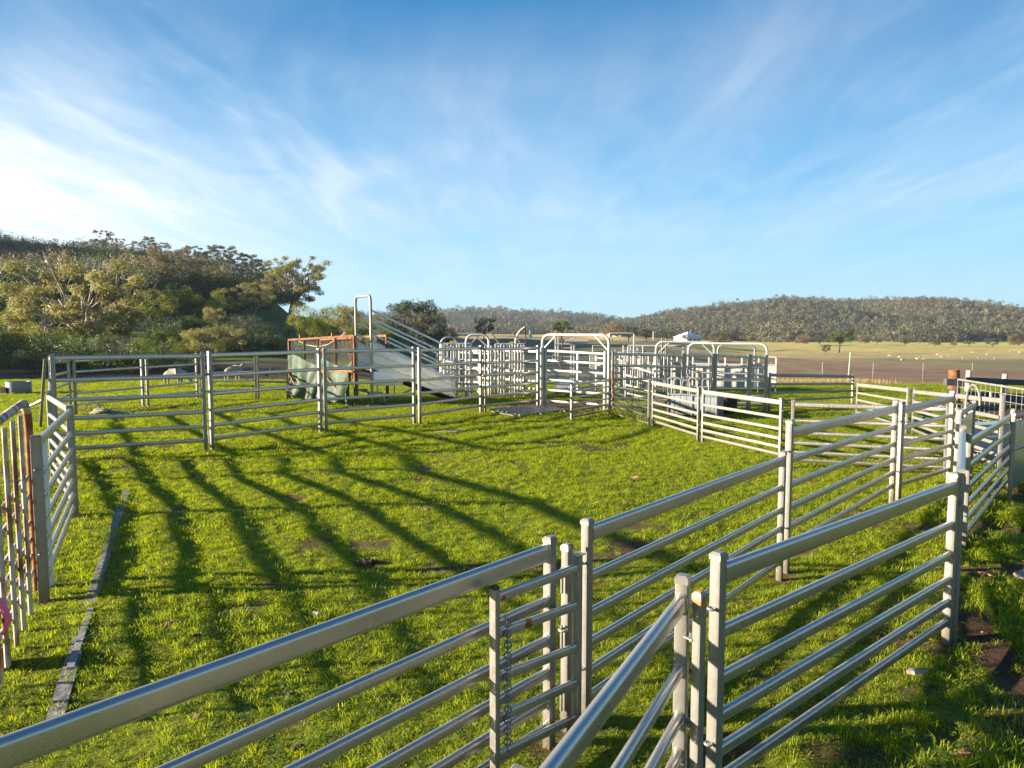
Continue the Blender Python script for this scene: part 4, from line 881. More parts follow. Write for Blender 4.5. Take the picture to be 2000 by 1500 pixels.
# ------------------------------------------------------------------ right hand corner: strainer post, timber fence, mesh gate
Yp = 17.0; pb = at(1868, 800, Yp); pt = at(1863, 722, Yp)
g = thing('strainer_post', 'thick rusty steel pipe strainer post with a dark timber block', 'post', v3(pb, 0))
rp = .125; m = MB(); n = 28
v = []; 
for c, r in ((Vector((pb[0], pb[1], -.3)), rp), (Vector(tuple(pt)), rp), (Vector(tuple(pt)), rp * .88), (Vector((pt[0], pt[1], pt[2] - .5)), rp * .88)):
    v += [c + Vector((r * math.cos(2 * math.pi * k / n), r * math.sin(2 * math.pi * k / n), 0)) for k in range(n)]
m.add(v, [(r * n + k, r * n + (k + 1) % n, (r + 1) * n + (k + 1) % n, (r + 1) * n + k) for r in range(3) for k in range(n)]); m.build('pipe', 'rust_orange', g)
bm_ = MB(); c0 = at(1846, 746, 16.75); c1 = at(1870, 747, 16.75); bm_.prism(c0, c1 + np.array([.12, .0, 0]), .14, .16, .006); bm_.build('timber_block', 'dark_timber', g, smooth=0)
fp = [at(1885, 742, 19.0), at(2010, 748, 19.35), at(2120, 754, 19.7)]
g = thing('timber_fence', 'weathered blue grey timber rail fence beyond the mesh gate, at the right edge', 'fence', v3(fp[0], 0))
for dz in (0, -.46, -.80):
    for k in (0, 1):
        p, q = fp[k], fp[k + 1]; w = .03
        MB().prism((p[0], p[1], p[2] + dz), (q[0], q[1], q[2] + dz), .05, .16 if dz == 0 else .30, .006).build('rail', 'dark_timber', g)
for px, py, Y in ((1897, 724, 19.05), (1968, 731, 19.25), (2060, 738, 19.5)):
    p = at(px, py, Y); MB().tube([(p[0], p[1] + .12, -.5), (p[0] + .02, p[1] + .12, p[2])], [.085, .07], 10).build('post', 'pale_timber', g)
ma = at(1872, 741, 15.0); mb_ = at(2060, 770, 12.0); dm = (mb_ - ma)[:2] / np.linalg.norm((mb_ - ma)[:2]); Lm_ = np.linalg.norm((mb_ - ma)[:2])
g = thing('mesh_gate', 'white pipe farm gate filled with square weld mesh, right of the rusty post', 'gate', v3(ma, 0))
MB().tube([v3(ma[:2], .12), v3(ma[:2], ma[2]), v3(mb_[:2], mb_[2]), v3(mb_[:2], .12), v3(ma[:2], .12)], .022, 8).build('frame', 'galvanised_bright', g)
m = MB()
for s in np.arange(.17, Lm_, .165): m.tube([v3(ma[:2] + dm * s, .12), v3(ma[:2] + dm * s, ma[2])], .0045, 4)
for z in np.linspace(.25, 1.0, 6): m.tube([v3(ma[:2], z), v3(mb_[:2], z)], .0045, 4)
m.build('weld_mesh', 'wire', g)
MB().box(v3(ma[:2] + dm * 1.15 + np.array([0, -.03]), ma[2] - .22), (.03, .03, .10)).build('cable_tie', 'paint_green', g)
q0 = at(1870, 788, 14.6); q1 = at(1906, 792, 13.2); tag(MB().tube([q0, q1], .022).build('orange_pipe', 'rust_orange', None, origin=q0), 'rusty orange pipe sloping behind the hoop handle', 'pipe')
q0 = at(1783, 800, 15.6); q1 = at(1850, 764, 15.3); q0[2] = .05; tag(MB().prism(q0, at(1858, 762, 16.6), .10, .05, .006).build('timber_plank', 'dark_timber', None, origin=q0), 'dark plank leaning against the rusty strainer post', 'plank')
q0 = ghit(1656, 746, 30); q1 = at(1661, 688, q0[1]); tag(MB().tube([v3(q0, H0(*q0) - .1), q1], [.05, .04], 8).build('white_pole', 'paint_green', None, origin=v3(q0, H0(*q0))), 'thin pale pole leaning at the edge of the ploughed field', 'pole')
# wire fence at the field edge
for k in range(9):
    p = lerp((2, 31), (22, 33), k / 8.); z = H0(*p)
    m = MB(); m.tube([v3(p, z - .1), v3(p, z + 1.05)], .013, 5); tag(m.build('star_picket', 'dark_steel', None, origin=v3(p, z)), 'thin dark picket of the wire fence at the field edge', 'fence post', 'pickets along the ploughed field')
m = MB()
for hz in (.3, .6, .95): m.tube([v3(lerp((2, 31), (22, 33), k / 16.), H0(*lerp((2, 31), (22, 33), k / 16.)) + hz) for k in range(17)], .006, 4)
tag(m.build('fence_wire', 'wire', None, origin=(2, 31, 0)), 'thin wires strung along the edge of the ploughed field', 'wire fence')
# water trough at the far left
q = gp(22, 770); g = thing('water_trough', 'round grey concrete water trough at the far left', 'trough', v3(q, 0))
m = MB(); rr_ = 25 * q[1] / F * .86; lathe(m, v3(q + np.array([0, rr_]), 0), [(0, .12), (rr_ * .88, .12), (rr_ * .88, .42), (rr_, .42), (rr_, -.1)][::-1], 30); m.build('tank', 'dark_steel', g)
MB().box(v3(q + np.array([-.28, .02]), .14), (.2, .06, .2)).build('outlet', 'black_plastic', g)

make_ground(); make_grass()
# ------------------------------------------------------------------ things lying on the grass
def rock(name, label, cat, px, py, size, mat, seed, flat=.55, group=None, zoff=0):
    p = gp(px, py); rg = random.Random(seed); v = []; n, mm_ = 12, 8
    for i in range(mm_ + 1):
        th = math.pi * i / mm_
        for j in range(n):
            ph = 2 * math.pi * j / n; d = Vector((math.sin(th) * math.cos(ph), math.sin(th) * math.sin(ph), math.cos(th)))
            k = 1 + .75 * mnoise.noise(d * 1.3 + Vector((seed * 3.1, 0, 0))) + .25 * mnoise.noise(d * 4 + Vector((0, seed, 0)))
            v.append((p[0] + d.x * k * size[0], p[1] + d.y * k * size[1], H0(*p) + d.z * k * size[2] * flat + size[2] * .15 + zoff))
    f = [(i * n + j, i * n + (j + 1) % n, (i + 1) * n + (j + 1) % n, (i + 1) * n + j)[::-1] for i in range(mm_) for j in range(n)]
    m = MB(); m.add(v, f); return tag(m.build(name, mat, None, smooth=25, origin=v3(p, H0(*p))), label, cat, group)
rock('rock', 'jagged orange brown rock in the lower left of the grass', 'rock', 336, 1228, (.05, .035, .045), 'stone_brown', 1)
rock('rock', 'flat tan rock just above the long foreground top rail', 'rock', 622, 1203, (.052, .03, .035), 'stone_pale', 2)
rock('rock', 'reddish flat stone, lower of the two in the middle of the grass', 'rock', 829, 1022, (.042, .035, .03), 'stone_brown', 3)
rock('rock', 'reddish flat stone, upper of the two in the middle of the grass', 'rock', 834, 1000, (.045, .03, .03), 'stone_brown', 4)
rock('rock', 'long pale flat stone in the grass below the loading ramp', 'rock', 876, 841, (.30, .16, .06), 'stone_pale', 5)
rock('rock', 'brown stone in the grass below the open sheep gate', 'rock', 1236, 846, (.075, .05, .055), 'stone_pale', 6)
rock('rock', 'red brown rock lying in the lane by the lower right panel', 'rock', 1924, 1126, (.075, .045, .05), 'stone_brown', 7)
rock('rock', 'grey stone half cut by the right edge', 'rock', 1996, 1135, (.07, .06, .09), 'stone_pale', 8)
rock('rock', 'pale stone sunk in the grass below the corner post, lower right', 'rock', 1790, 1312, (.06, .04, .05), 'stone_pale', 9)
rock('rock', 'brown stone at the very bottom right of the lane', 'rock', 1878, 1472, (.05, .032, .03), 'stone_brown', 10)
rock('rock', 'dull flat stone right of the bottom one in the lane', 'rock', 1935, 1465, (.06, .03, .018), 'stone_pale', 17)
rock('rock', 'small tan stone behind the swing gate rails', 'rock', 1222, 1275, (.035, .022, .02), 'stone_pale', 11)
rock('rock', 'small brown stone below the bottom rail near the lower right post', 'rock', 1780, 1240, (.03, .025, .03), 'stone_brown', 12)
rock('stone_mound', 'low mound of stones and soil behind the first tall cattle panel', 'mound', 203, 808, (.32, .2, .16), 'stone_pale', 13)
rock('stone_mound', 'small pale heap of stones at the far back left of the yard', 'mound', 180, 795, (.2, .14, .12), 'stone_pale', 14)
rock('stone', 'single orange stone seen under the low panels at the right', 'rock', 1763, 845, (.09, .06, .07), 'stone_brown', 16)
g = thing('dung_heap', 'crumbled heap of brown dung and soil in the middle of the grass', 'dung', v3(gp(708, 1102), 0))
hp = gp(718, 1104)
for k in range(20):
    a_ = random.uniform(0, 6.28); rr_ = random.uniform(0, 1) ** .6; s = random.uniform(.018, .036) * (1.2 - .5 * rr_)
    o = rock('clod', None, None, 700, 1100, (s, s, s), 'clod', 40 + k, .8)
    o.parent = g; o.location = Vector((hp[0] + math.cos(a_) * rr_ * .16, hp[1] + math.sin(a_) * rr_ * .075, H0(*hp) + .03 * (1 - rr_))) - g.location
for k in ('clod',): pass
DG_ = [(565, 1366, .036, 'dung', 'loose dark dung scrap between the two lower foreground rails'), (386, 1250, .03, 'dung', 'black dung lump right of the jagged orange rock'), (584, 1470, .032, 'dung', 'round dark dung lump at the bottom between foreground rails'),
       (295, 1114, .038, 'clod', 'brown clod in the grass right of the lying board'), (706, 974, .04, 'clod', 'brown clod in the middle left of the grass'), (1236, 941, .045, 'clod', 'dark crumbly clod in the upper right of the grass'),
       (1584, 940, .05, 'clod', 'dark clod seen between rails of the taller panel'), (500, 1364, .026, 'dung', 'small dung crumb left of the loose dark dung'), (1215, 1012, .05, 'clod', 'brown clod above the panel right of the narrow gate'),
       (246, 1125, .02, 'clod', 'tiny clod nearest to the lying board'), (1075, 896, .06, 'clod', 'brown clod in the upper middle of the grass'), (495, 1240, .022, 'clod', 'small clod above the long foreground rail, left of the tan rock'), (866, 860, .09, 'dung', 'dark turned patch of dung below the loading ramp foot'),
       (1376, 893, .05, 'clod', 'brown clod at the foot of the sunlit panels'), (270, 1250, .025, 'clod', 'small clod left of the jagged orange rock'), (445, 838, .06, 'dung', 'dark dung behind the bolted double post')]
for i, (px, py, s, mt, lb) in enumerate(DG_): rock('dung' if mt == 'dung' else 'clod', lb, 'dung' if mt == 'dung' else 'clod', px, py, (s, s * .75, s * .8), mt, 70 + i, .7)
n = 900; cy = RNG.uniform(1.8, 22, n); cx_ = RNG.uniform(-.85, .85, n) * cy; sc_ = RNG.uniform(.45, 1.15, n) ** 2 * np.clip(.45 + cy / 16, .5, 1.3)
def crumb(seed):
    rg = np.random.default_rng(seed); v = []; f = []
    for k in range(3):
        c = rg.normal(0, .014, 3); c[2] = .006; r = rg.uniform(.006, .013)
        o = len(v); d_ = [(1, 0, 0), (0, 1, 0), (-1, 0, 0), (0, -1, 0), (0, 0, 1), (0, 0, -1)]
        v += [tuple(c + np.array(q) * r * rg.uniform(.6, 1.3)) for q in d_]; f += [(o + a, o + b, o + e) for a, b, e in ((0, 1, 4), (1, 2, 4), (2, 3, 4), (3, 0, 4), (1, 0, 5), (2, 1, 5), (3, 2, 5), (0, 3, 5))]
    return npmesh('crumb', v, f, 'clod' if seed % 3 else 'stone_pale', 3)
scatter('litter', 'crumbs of dung, soil and small stones strewn through the grass', np.stack([cx_, cy, hgt(cx_, cy) + .012], 1), np.stack([np.zeros(n), np.zeros(n), RNG.uniform(0, 6.28, n)], 1), np.stack([sc_ * 1.2, sc_ * 1.2, sc_], 1), RNG.integers(0, 4, n), [crumb(q) for q in (300, 301, 302, 304)], None)
# leaves and stick
def leaf(label, px, py, s, rz, mat='stone_brown', name='fallen_leaf'):
    p = gp(px, py); z = H0(*p) + .035; c, e = math.cos(rz), math.sin(rz); m = MB()
    top = [(-1, 0, .0), (-.3, .32, .25), (.4, .28, .15), (1.1, 0, .5), (.4, -.25, .05), (-.3, -.3, .1)]
    v = [(p[0] + s * (x * c - y * e), p[1] + s * (x * e + y * c), z + s * h) for x, y, h in top]; v += [(a, b, h - .003) for a, b, h in v]
    m.add(v, [(0, 1, 2, 3, 4, 5), (11, 10, 9, 8, 7, 6)] + [(i, 6 + i, 6 + (i + 1) % 6, (i + 1) % 6) for i in range(6)])
    tag(m.build(name, mat, None, smooth=0, origin=v3(p, z)), label, 'leaf')
leaf('curled orange brown leaf between the lower foreground rails', 388, 1418, .035, .9)
leaf('dry brown leaf lying in the upper right of the grass', 1239, 938, .07, -.5)
leaf('small dry leaf on the grass behind the swing gate', 1225, 1278, .03, .5)
# wooden board
ba = gp(247, 956); bb = gp(96, 1440); db = (bb - ba) / np.linalg.norm(bb - ba); nb_ = np.array([-db[1], db[0]])
m = MB(); ks = 26
for k in range(ks):
    p = lerp(ba, bb, k / ks); q = lerp(ba, bb, (k + 1) / ks)
zs = [max(H0(*(lerp(ba, bb, k / ks) + nb_ * .03)), H0(*(lerp(ba, bb, k / ks) - nb_ * .03))) + .012 for k in range(ks + 1)]
zs = np.convolve(np.pad(zs, 4, 'edge'), np.ones(9) / 9, 'valid')
for k in range(ks + 1):
    p = lerp(ba, bb, k / ks); w = .044
    m.v += [v3(p + nb_ * w, zs[k]), v3(p - nb_ * w, zs[k]), v3(p - nb_ * w, zs[k] - .05), v3(p + nb_ * w, zs[k] - .05)]
for k in range(ks): m.f += [(k * 4 + i, k * 4 + (i + 1) % 4, k * 4 + 4 + (i + 1) % 4, k * 4 + 4 + i)[::-1] for i in range(4)]
m.f += [(0, 1, 2, 3), tuple(ks * 4 + i for i in (3, 2, 1, 0))]
noisy('board', [(.3, (.10, .095, .095)), (.5, (.19, .18, .175)), (.7, (.28, .26, .25))], 9, .85, bump=.4, detail=8)
tag(m.build('timber_board', 'board', None, smooth=30, origin=v3(ba, 0)), 'long grey weathered board lying flat in the grass at the left', 'board')
sa, sb = gp(178, 1196), gp(138, 1316)
m = MB(); m.prism(v3(sa, float(np.interp(.55, np.linspace(0, 1, ks + 1), zs)) + .012), v3(sb, float(np.interp(.78, np.linspace(0, 1, ks + 1), zs)) + .014), .045, .012, .002)
tag(m.build('timber_batten', 'weathered_timber', None, smooth=0, origin=v3(sa, 0)), 'short paler batten lying along the grey board', 'batten')

# ------------------------------------------------------------------ animals (skin on a skeleton)
def skin(name, pts, edges, radii, mat, parent, root=0, sub=2):
    me = bpy.data.meshes.new(name); me.from_pydata(pts, edges, []); ob = bpy.data.objects.new(name, me); COL.objects.link(ob); ob.parent = parent
    sk = ob.modifiers.new('skin', 'SKIN'); 
    lay = me.skin_vertices[0] if me.skin_vertices else None
    if lay is None:
        import bmesh
        b = bmesh.new(); b.from_mesh(me); b.verts.layers.skin.verify(); b.to_mesh(me); b.free(); lay = me.skin_vertices[0]
    for i, r in enumerate(radii):
        lay.data[i].radius = r if hasattr(r, '__len__') else (r, r)
        lay.data[i].use_root = (i == root)
    sk.use_smooth_shade = True
    s = ob.modifiers.new('sub', 'SUBSURF'); s.levels = sub; s.render_levels = sub
    me.materials.append(MATS[mat])
    return ob
def make_sheep(label, loc, rz, group, head_down=True, s=1.0):
    g = thing('sheep', label, 'sheep', loc, group); g.rotation_euler[2] = rz; g.scale = (s, s, s)
    hz = .30 if head_down else .92
    P = [(0, 0, .56), (.27, 0, .58), (-.30, 0, .58), (-.46, 0, .56), (.42, 0, .62)]
    E = [(0, 1), (0, 2), (2, 3), (1, 4)]; Rr = [(.20, .22), (.20, .21), (.20, .21), (.10, .12), (.13, .14)]
    nk = [(.56, 0, .52), (.70, 0, .36), (.82, 0, .20)] if head_down else [(.52, 0, .76), (.60, 0, .88), (.76, 0, .84)]
    P += nk; E += [(4, 5), (5, 6), (6, 7)]; Rr += [.09, .075, .045]
    for x, y in ((.26, .11), (.26, -.11), (-.32, .11), (-.32, -.11)):
        k = len(P); back = x < 0
        P += [(x, y, .42), (x + (-.05 if back else .0), y, .24), (x + (.0 if back else -.01), y, .02)]
        E += [(1 if x > 0 else 2, k), (k, k + 1), (k + 1, k + 2)]; Rr += [.085, .034, .026]
    skin('body', P, E, Rr, 'fleece', g)
    e = nk[1]
    for sd in (1, -1):
        m = MB(); m.tube([(e[0], sd * .06, e[2] + .03), (e[0] - .03, sd * .15, e[2] + .02)], [.03, .012], 6)
        me = bpy.data.meshes.new('ear'); me.from_pydata(m.v, [], m.f); me.materials.append(MATS['sheep_face']); o = bpy.data.objects.new('ear', me); COL.objects.link(o); o.parent = g
    return g
def g3(px, py, y0=20):
    p = ghit(px, py, y0); return v3(p, H0(*p))
sh1 = make_sheep('woolly sheep walking broadside with head lowered behind the far cattle panels', g3(341, 756), R(-8), 'sheep grazing behind the cattle yard', True, .95)
sh2 = make_sheep('woolly sheep seen from behind with head raised behind the far cattle panels', g3(456, 748), R(62), 'sheep grazing behind the cattle yard', False, .95)
SP = [(1736, 697), (1756, 700), (1760, 705), (1776, 701), (1797, 700), (1805, 704), (1830, 695), (1838, 699), (1854, 697), (1879, 701), (1911, 701), (1927, 694), (1942, 703), (1973, 689), (1990, 690), (1791, 704), (1900, 690)]
for i, (px, py) in enumerate(SP):
    src = sh1 if i % 3 else sh2; copy_tree(src, g3(px, py, 120), random.uniform(0, 6.28), (.8,) * 3, 'tiny white sheep grazing on the pale green paddock beyond the ploughed field', 'sheep on the far paddock')
gq = g3(521, 740); g = thing('dark_bird', 'dark feathered bird with white chest standing on the grass beside the sheep', 'bird', gq); g.rotation_euler[2] = R(10); g.scale = (1.5, 1.5, 1.5)
skin('body', [(0, 0, .24), (-.14, 0, .23), (.10, 0, .26), (.16, 0, .34), (.18, 0, .42), (.26, 0, .42), (-.30, 0, .20), (0.02, .05, .12), (.02, .05, .01), (.02, -.05, .12), (.02, -.05, .01)],
     [(0, 1), (0, 2), (2, 3), (3, 4), (4, 5), (1, 6), (0, 7), (7, 8), (0, 9), (9, 10)], [.10, .09, .08, .045, .04, .012, .03, .02, .012, .02, .012], 'feather_dark', g)
skin('chest', [(.12, 0, .24), (.155, 0, .30)], [(0, 1)], [.055, .04], 'feather_white', g)

# ------------------------------------------------------------------ trees
def rot_to(n):
    return None
def leaves(rg, centers, radii, counts, size, flat=.7, droop=.3, align=.6):
    C = np.repeat(np.asarray(centers, float), counts, axis=0); Rr = np.repeat(np.asarray(radii, float), counts, axis=0); n = len(C)
    d = rg.normal(size=(n, 3)); d /= np.linalg.norm(d, axis=1)[:, None]
    rad = rg.uniform(0.25, 1, n) ** .45
    lump = 1 + .35 * np.sin(d[:, 0] * 5 + C[:, 0] * 9) * np.sin(d[:, 1] * 5 + C[:, 1] * 7)
    p = C + d * (rad * lump)[:, None] * Rr[:, None] * np.array([1, 1, flat])
    nr = d * align + np.array([0, 0, .25 * align]) + rg.normal(size=(n, 3)) * (1 - align) * .75; nr /= np.linalg.norm(nr, axis=1)[:, None]
    u = np.cross(nr, rg.normal(size=(n, 3))); u[:, 2] -= droop * .3; u /= np.linalg.norm(u, axis=1)[:, None] + 1e-9
    w = np.cross(nr, u); w /= (np.linalg.norm(w, axis=1)[:, None] + 1e-9)
    s = size * rg.uniform(.6, 1.5, n)[:, None]
    v = np.stack([p - u * s, p - w * s * .45, p + u * s, p + w * s * .45], 1).reshape(-1, 3)
    return v, np.arange(4 * n).reshape(-1, 4)
def make_tree_mesh(seed, aspect=.5, fork=.3, nc=26, leafn=9000, lsize=.018, csize=.16, bark='bark_grey', leaf='leaf_olive', trunk=.03, bottom=.35, flat=.65, dome=1.0, stems=1, lean=0., dead=0, ztop=.93):
    """unit height tree; returns trunk mesh and crown mesh.  aspect = crown radius / height"""
    rg = np.random.default_rng(seed); cs = []; rs = []
    tries = 0
    while len(cs) < nc and tries < 4000:
        tries += 1
        a = rg.uniform(0, 2 * math.pi); q = math.sqrt(rg.uniform()); z = rg.uniform(bottom, ztop)
        prof = math.sin(min(1, max(.05, (z - bottom * .6) / (1.02 - bottom * .6))) * math.pi * .86) ** (.6 * dome) if dome else 1
        rmax = aspect * prof * (.72 + .5 * vnoise(a * 1.3, seed * 1.0, 3))
        if rg.uniform() > .35 + .65 * q: continue
        p = np.array([q * rmax * math.cos(a) + lean * z, q * rmax * math.sin(a), z]); r = csize * rg.uniform(.55, 1.25)
        if any(np.linalg.norm(p - c) < .45 * (r + r2) for c, r2 in zip(cs, rs)): continue
        cs.append(p); rs.append(r)
    cs = np.array(cs); rs = np.array(rs)
    cnt = np.maximum(8, (leafn * rs ** 2 / np.sum(rs ** 2)).astype(int))
    v, f = leaves(rg, cs, rs, cnt, lsize, flat)
    crown = npmesh('crown', v, f, leaf)
    m = MB(); tops = []
    for s in range(stems):
        bx, by = (0, 0) if stems == 1 else (rg.uniform(-.04, .04), rg.uniform(-.04, .04))
        k1 = Vector((bx + lean * fork + rg.uniform(-.02, .02) * (2 if stems > 1 else 1), by + rg.uniform(-.02, .02), fork)); t = trunk / math.sqrt(stems)
        m.tube([(bx, by, -.04), (bx, by, .015), (bx * 1.0, by, .06), ((bx + k1.x) / 2 + rg.uniform(-.012, .012), (by + k1.y) / 2, fork * .55), k1], [t * 1.7, t * 1.35, t * 1.05, t * .92, t * .8], 9); tops.append(k1)
    # main limbs: cluster the clumps by direction, then twigs to each clump
    nl = max(3, nc // 5); ang = np.arctan2(cs[:, 1], cs[:, 0]); order = np.argsort(ang + rg.normal(0, .5, len(cs))); groups = np.array_split(order, nl)
    for gi_ in groups:
        if not len(gi_): continue
        mean = cs[gi_].mean(0); k1 = tops[rg.integers(len(tops))]
        mid = Vector(tuple(mean)) * .55 + k1 * .45 + Vector((rg.uniform(-.03, .03), rg.uniform(-.03, .03), -.02 + rg.uniform(-.02, .03))); e = k1 * .22 + Vector(tuple(mean)) * .78
        t = trunk * .52 / math.sqrt(stems) ** .5
        m.tube([k1 - Vector((0, 0, .02)), k1.lerp(mid, .5) + Vector((rg.uniform(-.02, .02), rg.uniform(-.02, .02), rg.uniform(-.01, .02))), mid, e], [t, t * .8, t * .62, t * .4], 6)
        for i in gi_:
            c = Vector(tuple(cs[i])); st = mid.lerp(e, rg.uniform(0, 1)); md = st.lerp(c, .5) + Vector(tuple(rg.normal(0, .02, 3)))
            m.tube([st, md, c], [t * .38, t * .26, t * .12], 5)
            for q in range(3):
                dd = Vector(tuple(rg.normal(0, 1, 3) * rs[i] * np.array([.75, .75, .5]))); m.tube([md.lerp(c, .7), c + dd], [t * .14, t * .05], 4)
    for k in range(dead):
        a = rg.uniform(0, 6.28); k1 = tops[0]; e = Vector((math.cos(a) * aspect * .5, math.sin(a) * aspect * .5, rg.uniform(.9, 1.04))); md = k1.lerp(e, .55) + Vector((rg.uniform(-.04, .04), rg.uniform(-.04, .04), 0))
        m.tube([k1, md, e], [trunk * .35, trunk * .2, trunk * .06], 5)
        for q in range(4): m.tube([md.lerp(e, rg.uniform(.2, .9)), e + Vector(tuple(rg.normal(0, .06, 3)))], [trunk * .1, trunk * .03], 4)
    tm = bpy.data.meshes.new('trunk'); tm.from_pydata(m.v, [], m.f); tm.update(); tm.polygons.foreach_set('use_smooth', [True] * len(tm.polygons)); tm.materials.append(MATS[bark])
    return tm, crown
def place_tree(label, meshes, x, y, height, width_k=1.0, rz=None, group=None, name='tree', cat='tree', sink=.0):
    z = H0(x, y); g = thing(name, label, cat, (x, y, z - sink), group); g.scale = (height * width_k, height * width_k, height); g.rotation_euler[2] = random.uniform(0, 6.28) if rz is None else rz
    for nm, me in zip(('trunk', 'crown'), meshes):
        o = bpy.data.objects.new(nm, me); COL.objects.link(o); o.parent = g
    return g
def tree_px(label, meshes, px, ytop, Y, **k):
    p = at(px, ytop, Y); h = p[2] - H0(p[0], p[1]); return place_tree(label, meshes, p[0], p[1], max(h, 1), **k)

T_big = make_tree_mesh(1, .66, .20, 62, 42000, .0105, .108, 'bark_pale', 'leaf_olive', .034, .14, .66, .45, dead=6)
T_brown = make_tree_mesh(2, .46, .26, 60, 11000, .0105, .085, 'bark_pale', 'leaf_bronze', .022, .22, .7, .8)
T_pale = make_tree_mesh(3, .62, .25, 44, 9000, .012, .10, 'bark_pale', 'leaf_olive', .022, .42, .6, .6, stems=2)
T_lone = make_tree_mesh(14, .54, .24, 90, 17000, .0105, .078, 'bark_grey', 'leaf_olive', .046, .22, .6, .6, lean=.16)
T_tall = make_tree_mesh(5, .32, .36, 36, 3400, .0125, .058, 'bark_pale', 'leaf_dark', .016, .55, .55, .8)
T_tall2 = make_tree_mesh(6, .38, .34, 40, 3800, .0125, .058, 'bark_grey', 'leaf_dark', .018, .48, .55, .8)
T_wattle = make_tree_mesh(7, .42, .14, 22, 7000, .016, .17, 'bark_dark', 'leaf_wattle', .022, .22, .95, .7, stems=2)
T_green = make_tree_mesh(8, .40, .10, 24, 8000, .018, .19, 'bark_dark', 'leaf_green', .022, .12, 1.0, .7, stems=2)
T_dome = make_tree_mesh(9, .62, .20, 34, 11000, .0135, .13, 'bark_pale', 'leaf_olive', .024, .48, .7, .5, stems=3)
T_round = make_tree_mesh(10, .55, .20, 36, 7000, .0165, .14, 'bark_dark', 'leaf_dark', .03, .34, .75, .6)
T_pine = make_tree_mesh(11, .62, .34, 24, 9000, .017, .16, 'bark_dark', 'leaf_green', .04, .42, .55, .6)
T_gold = make_tree_mesh(12, .5, .22, 20, 6000, .02, .19, 'bark_grey', 'leaf_bronze', .03, .3, .8, .7)

tree_px('biggest spreading eucalypt with olive crown and pale branching trunk at the left', T_big, 158, 503, 66, rz=.4)
tree_px('tall bronze leaved eucalypt behind the scrub, right of the biggest tree', T_brown, 338, 474, 135, rz=1.2)
tree_px('pale limbed gum standing left of the lone hillside tree', T_pale, 492, 548, 122, rz=2.1)
tree_px('lone dark trunked eucalypt on the open hillside against the sky', T_lone, 566, 499, 152, rz=0.0)
tree_px('bushy gold leaved gum just left of the lone hillside tree', T_gold, 528, 535, 160, rz=.2)
tree_px('golden domed gum low behind the far cattle panels', T_dome, 415, 637, 50, rz=.8, width_k=1.0)
tree_px('bright green young wattle cut by the left edge', T_wattle, 14, 622, 58, rz=.5, name='shrub', cat='shrub', width_k=1.15)
tree_px('low yellow green bush at the foot of the biggest tree', T_wattle, 72, 664, 56, rz=2.5, name='shrub', cat='shrub', width_k=1.5)
tree_px('round wattle on the slope, left of the pair above the rusty cage', T_wattle, 603, 597, 88, rz=.1, name='shrub', cat='shrub', width_k=1.0)
tree_px('light green wattle, right of the round one above the rusty cage', T_wattle, 641, 598, 98, rz=3.3, name='shrub', cat='shrub', width_k=1.05)
tree_px('upright olive wattle just left of the loading ramp hoop', T_dome, 667, 597, 92, rz=2.9, name='shrub', cat='shrub', width_k=.75)
GSH = [(292, 572, 92, T_wattle, 1.0), (345, 560, 100, T_green, 1.0), (408, 570, 104, T_wattle, .9), (455, 590, 110, T_green, 1.0), (240, 600, 84, T_green, 1.1), (385, 620, 70, T_green, 1.1), (320, 640, 62, T_green, 1.2), (455, 650, 66, T_green, 1.1), (500, 640, 80, T_green, 1.0), (60, 560, 90, T_green, 1.0), (270, 660, 58, T_green, 1.2), (40, 600, 80, T_green, 1.1), (530, 655, 75, T_round, .9), (360, 655, 56, T_wattle, 1.0), (420, 600, 90, T_dome, .8), (700, 630, 85, T_green, 1.0), (740, 640, 78, T_green, 1.1), (765, 625, 110, T_green, 1.0), (720, 615, 105, T_wattle, 1.0), (560, 640, 95, T_green, .8), (20, 640, 66, T_green, 1.2), (110, 655, 60, T_green, 1.2), (210, 655, 60, T_green, 1.1)]
SL = ['yellow green wattle scrub beside the biggest tree', 'tall dark green scrub right of the biggest tree', 'light wattle scrub under the bronze eucalypt', 'dark green scrub left of the pale limbed gum', 'dark scrub touching the right side of the biggest crown', 'green scrub above the golden domed gum', 'shaded scrub between the biggest tree and the domed gum', 'shaded scrub right of the golden domed gum', 'shaded scrub below the pale limbed gum', 'dark green scrub behind the left of the biggest tree', 'low shaded scrub right of the biggest trunk', 'dark scrub above the bright left edge wattle', 'dull low bush on the shaded slope left of the rusty cage', 'bright wattle sapling left of the domed gum', 'pale crowned scrub behind the domed gum', 'dark scrub right behind the loading ramp hoop', 'green scrub behind the sloping ramp rails', 'green scrub left of the dark round trees', 'yellowish scrub behind the ramp top', 'green bush below the lone hillside tree', 'shaded scrub behind the left edge wattle', 'low shaded scrub left of the biggest trunk', 'low shaded scrub under the right of the biggest crown']
for (px, yt, Y, tm, wk), lb in zip(GSH, SL): tree_px(lb, tm, px, yt, Y, name='shrub', cat='shrub', width_k=wk)
# skyline and slope trees of the left hill
random.seed(21)
RT = [(8, 458, 255), (38, 478, 250), (118, 478, 262), (70, 482, 270), (160, 470, 268), (200, 448, 262), (176, 462, 276), (232, 462, 270), (258, 468, 280), (285, 470, 262), (300, 462, 285), (318, 476, 266), (362, 478, 270), (405, 478, 250), (428, 472, 246), (455, 485, 238), (470, 492, 246), (497, 508, 232), (510, 502, 238), (520, 520, 225), (388, 490, 242), (440, 500, 232), (345, 486, 262), (142, 482, 280), (95, 484, 285), (218, 470, 285), (55, 486, 290), (24, 474, 280)]
for i, (px, yt, Y) in enumerate(RT): tree_px('tall thin eucalypt standing against the sky on the left ridge', (T_tall, T_tall2)[i % 2], px, yt + random.uniform(-3, 3), Y, group='skyline trees of the left ridge', width_k=random.uniform(.9, 1.25))
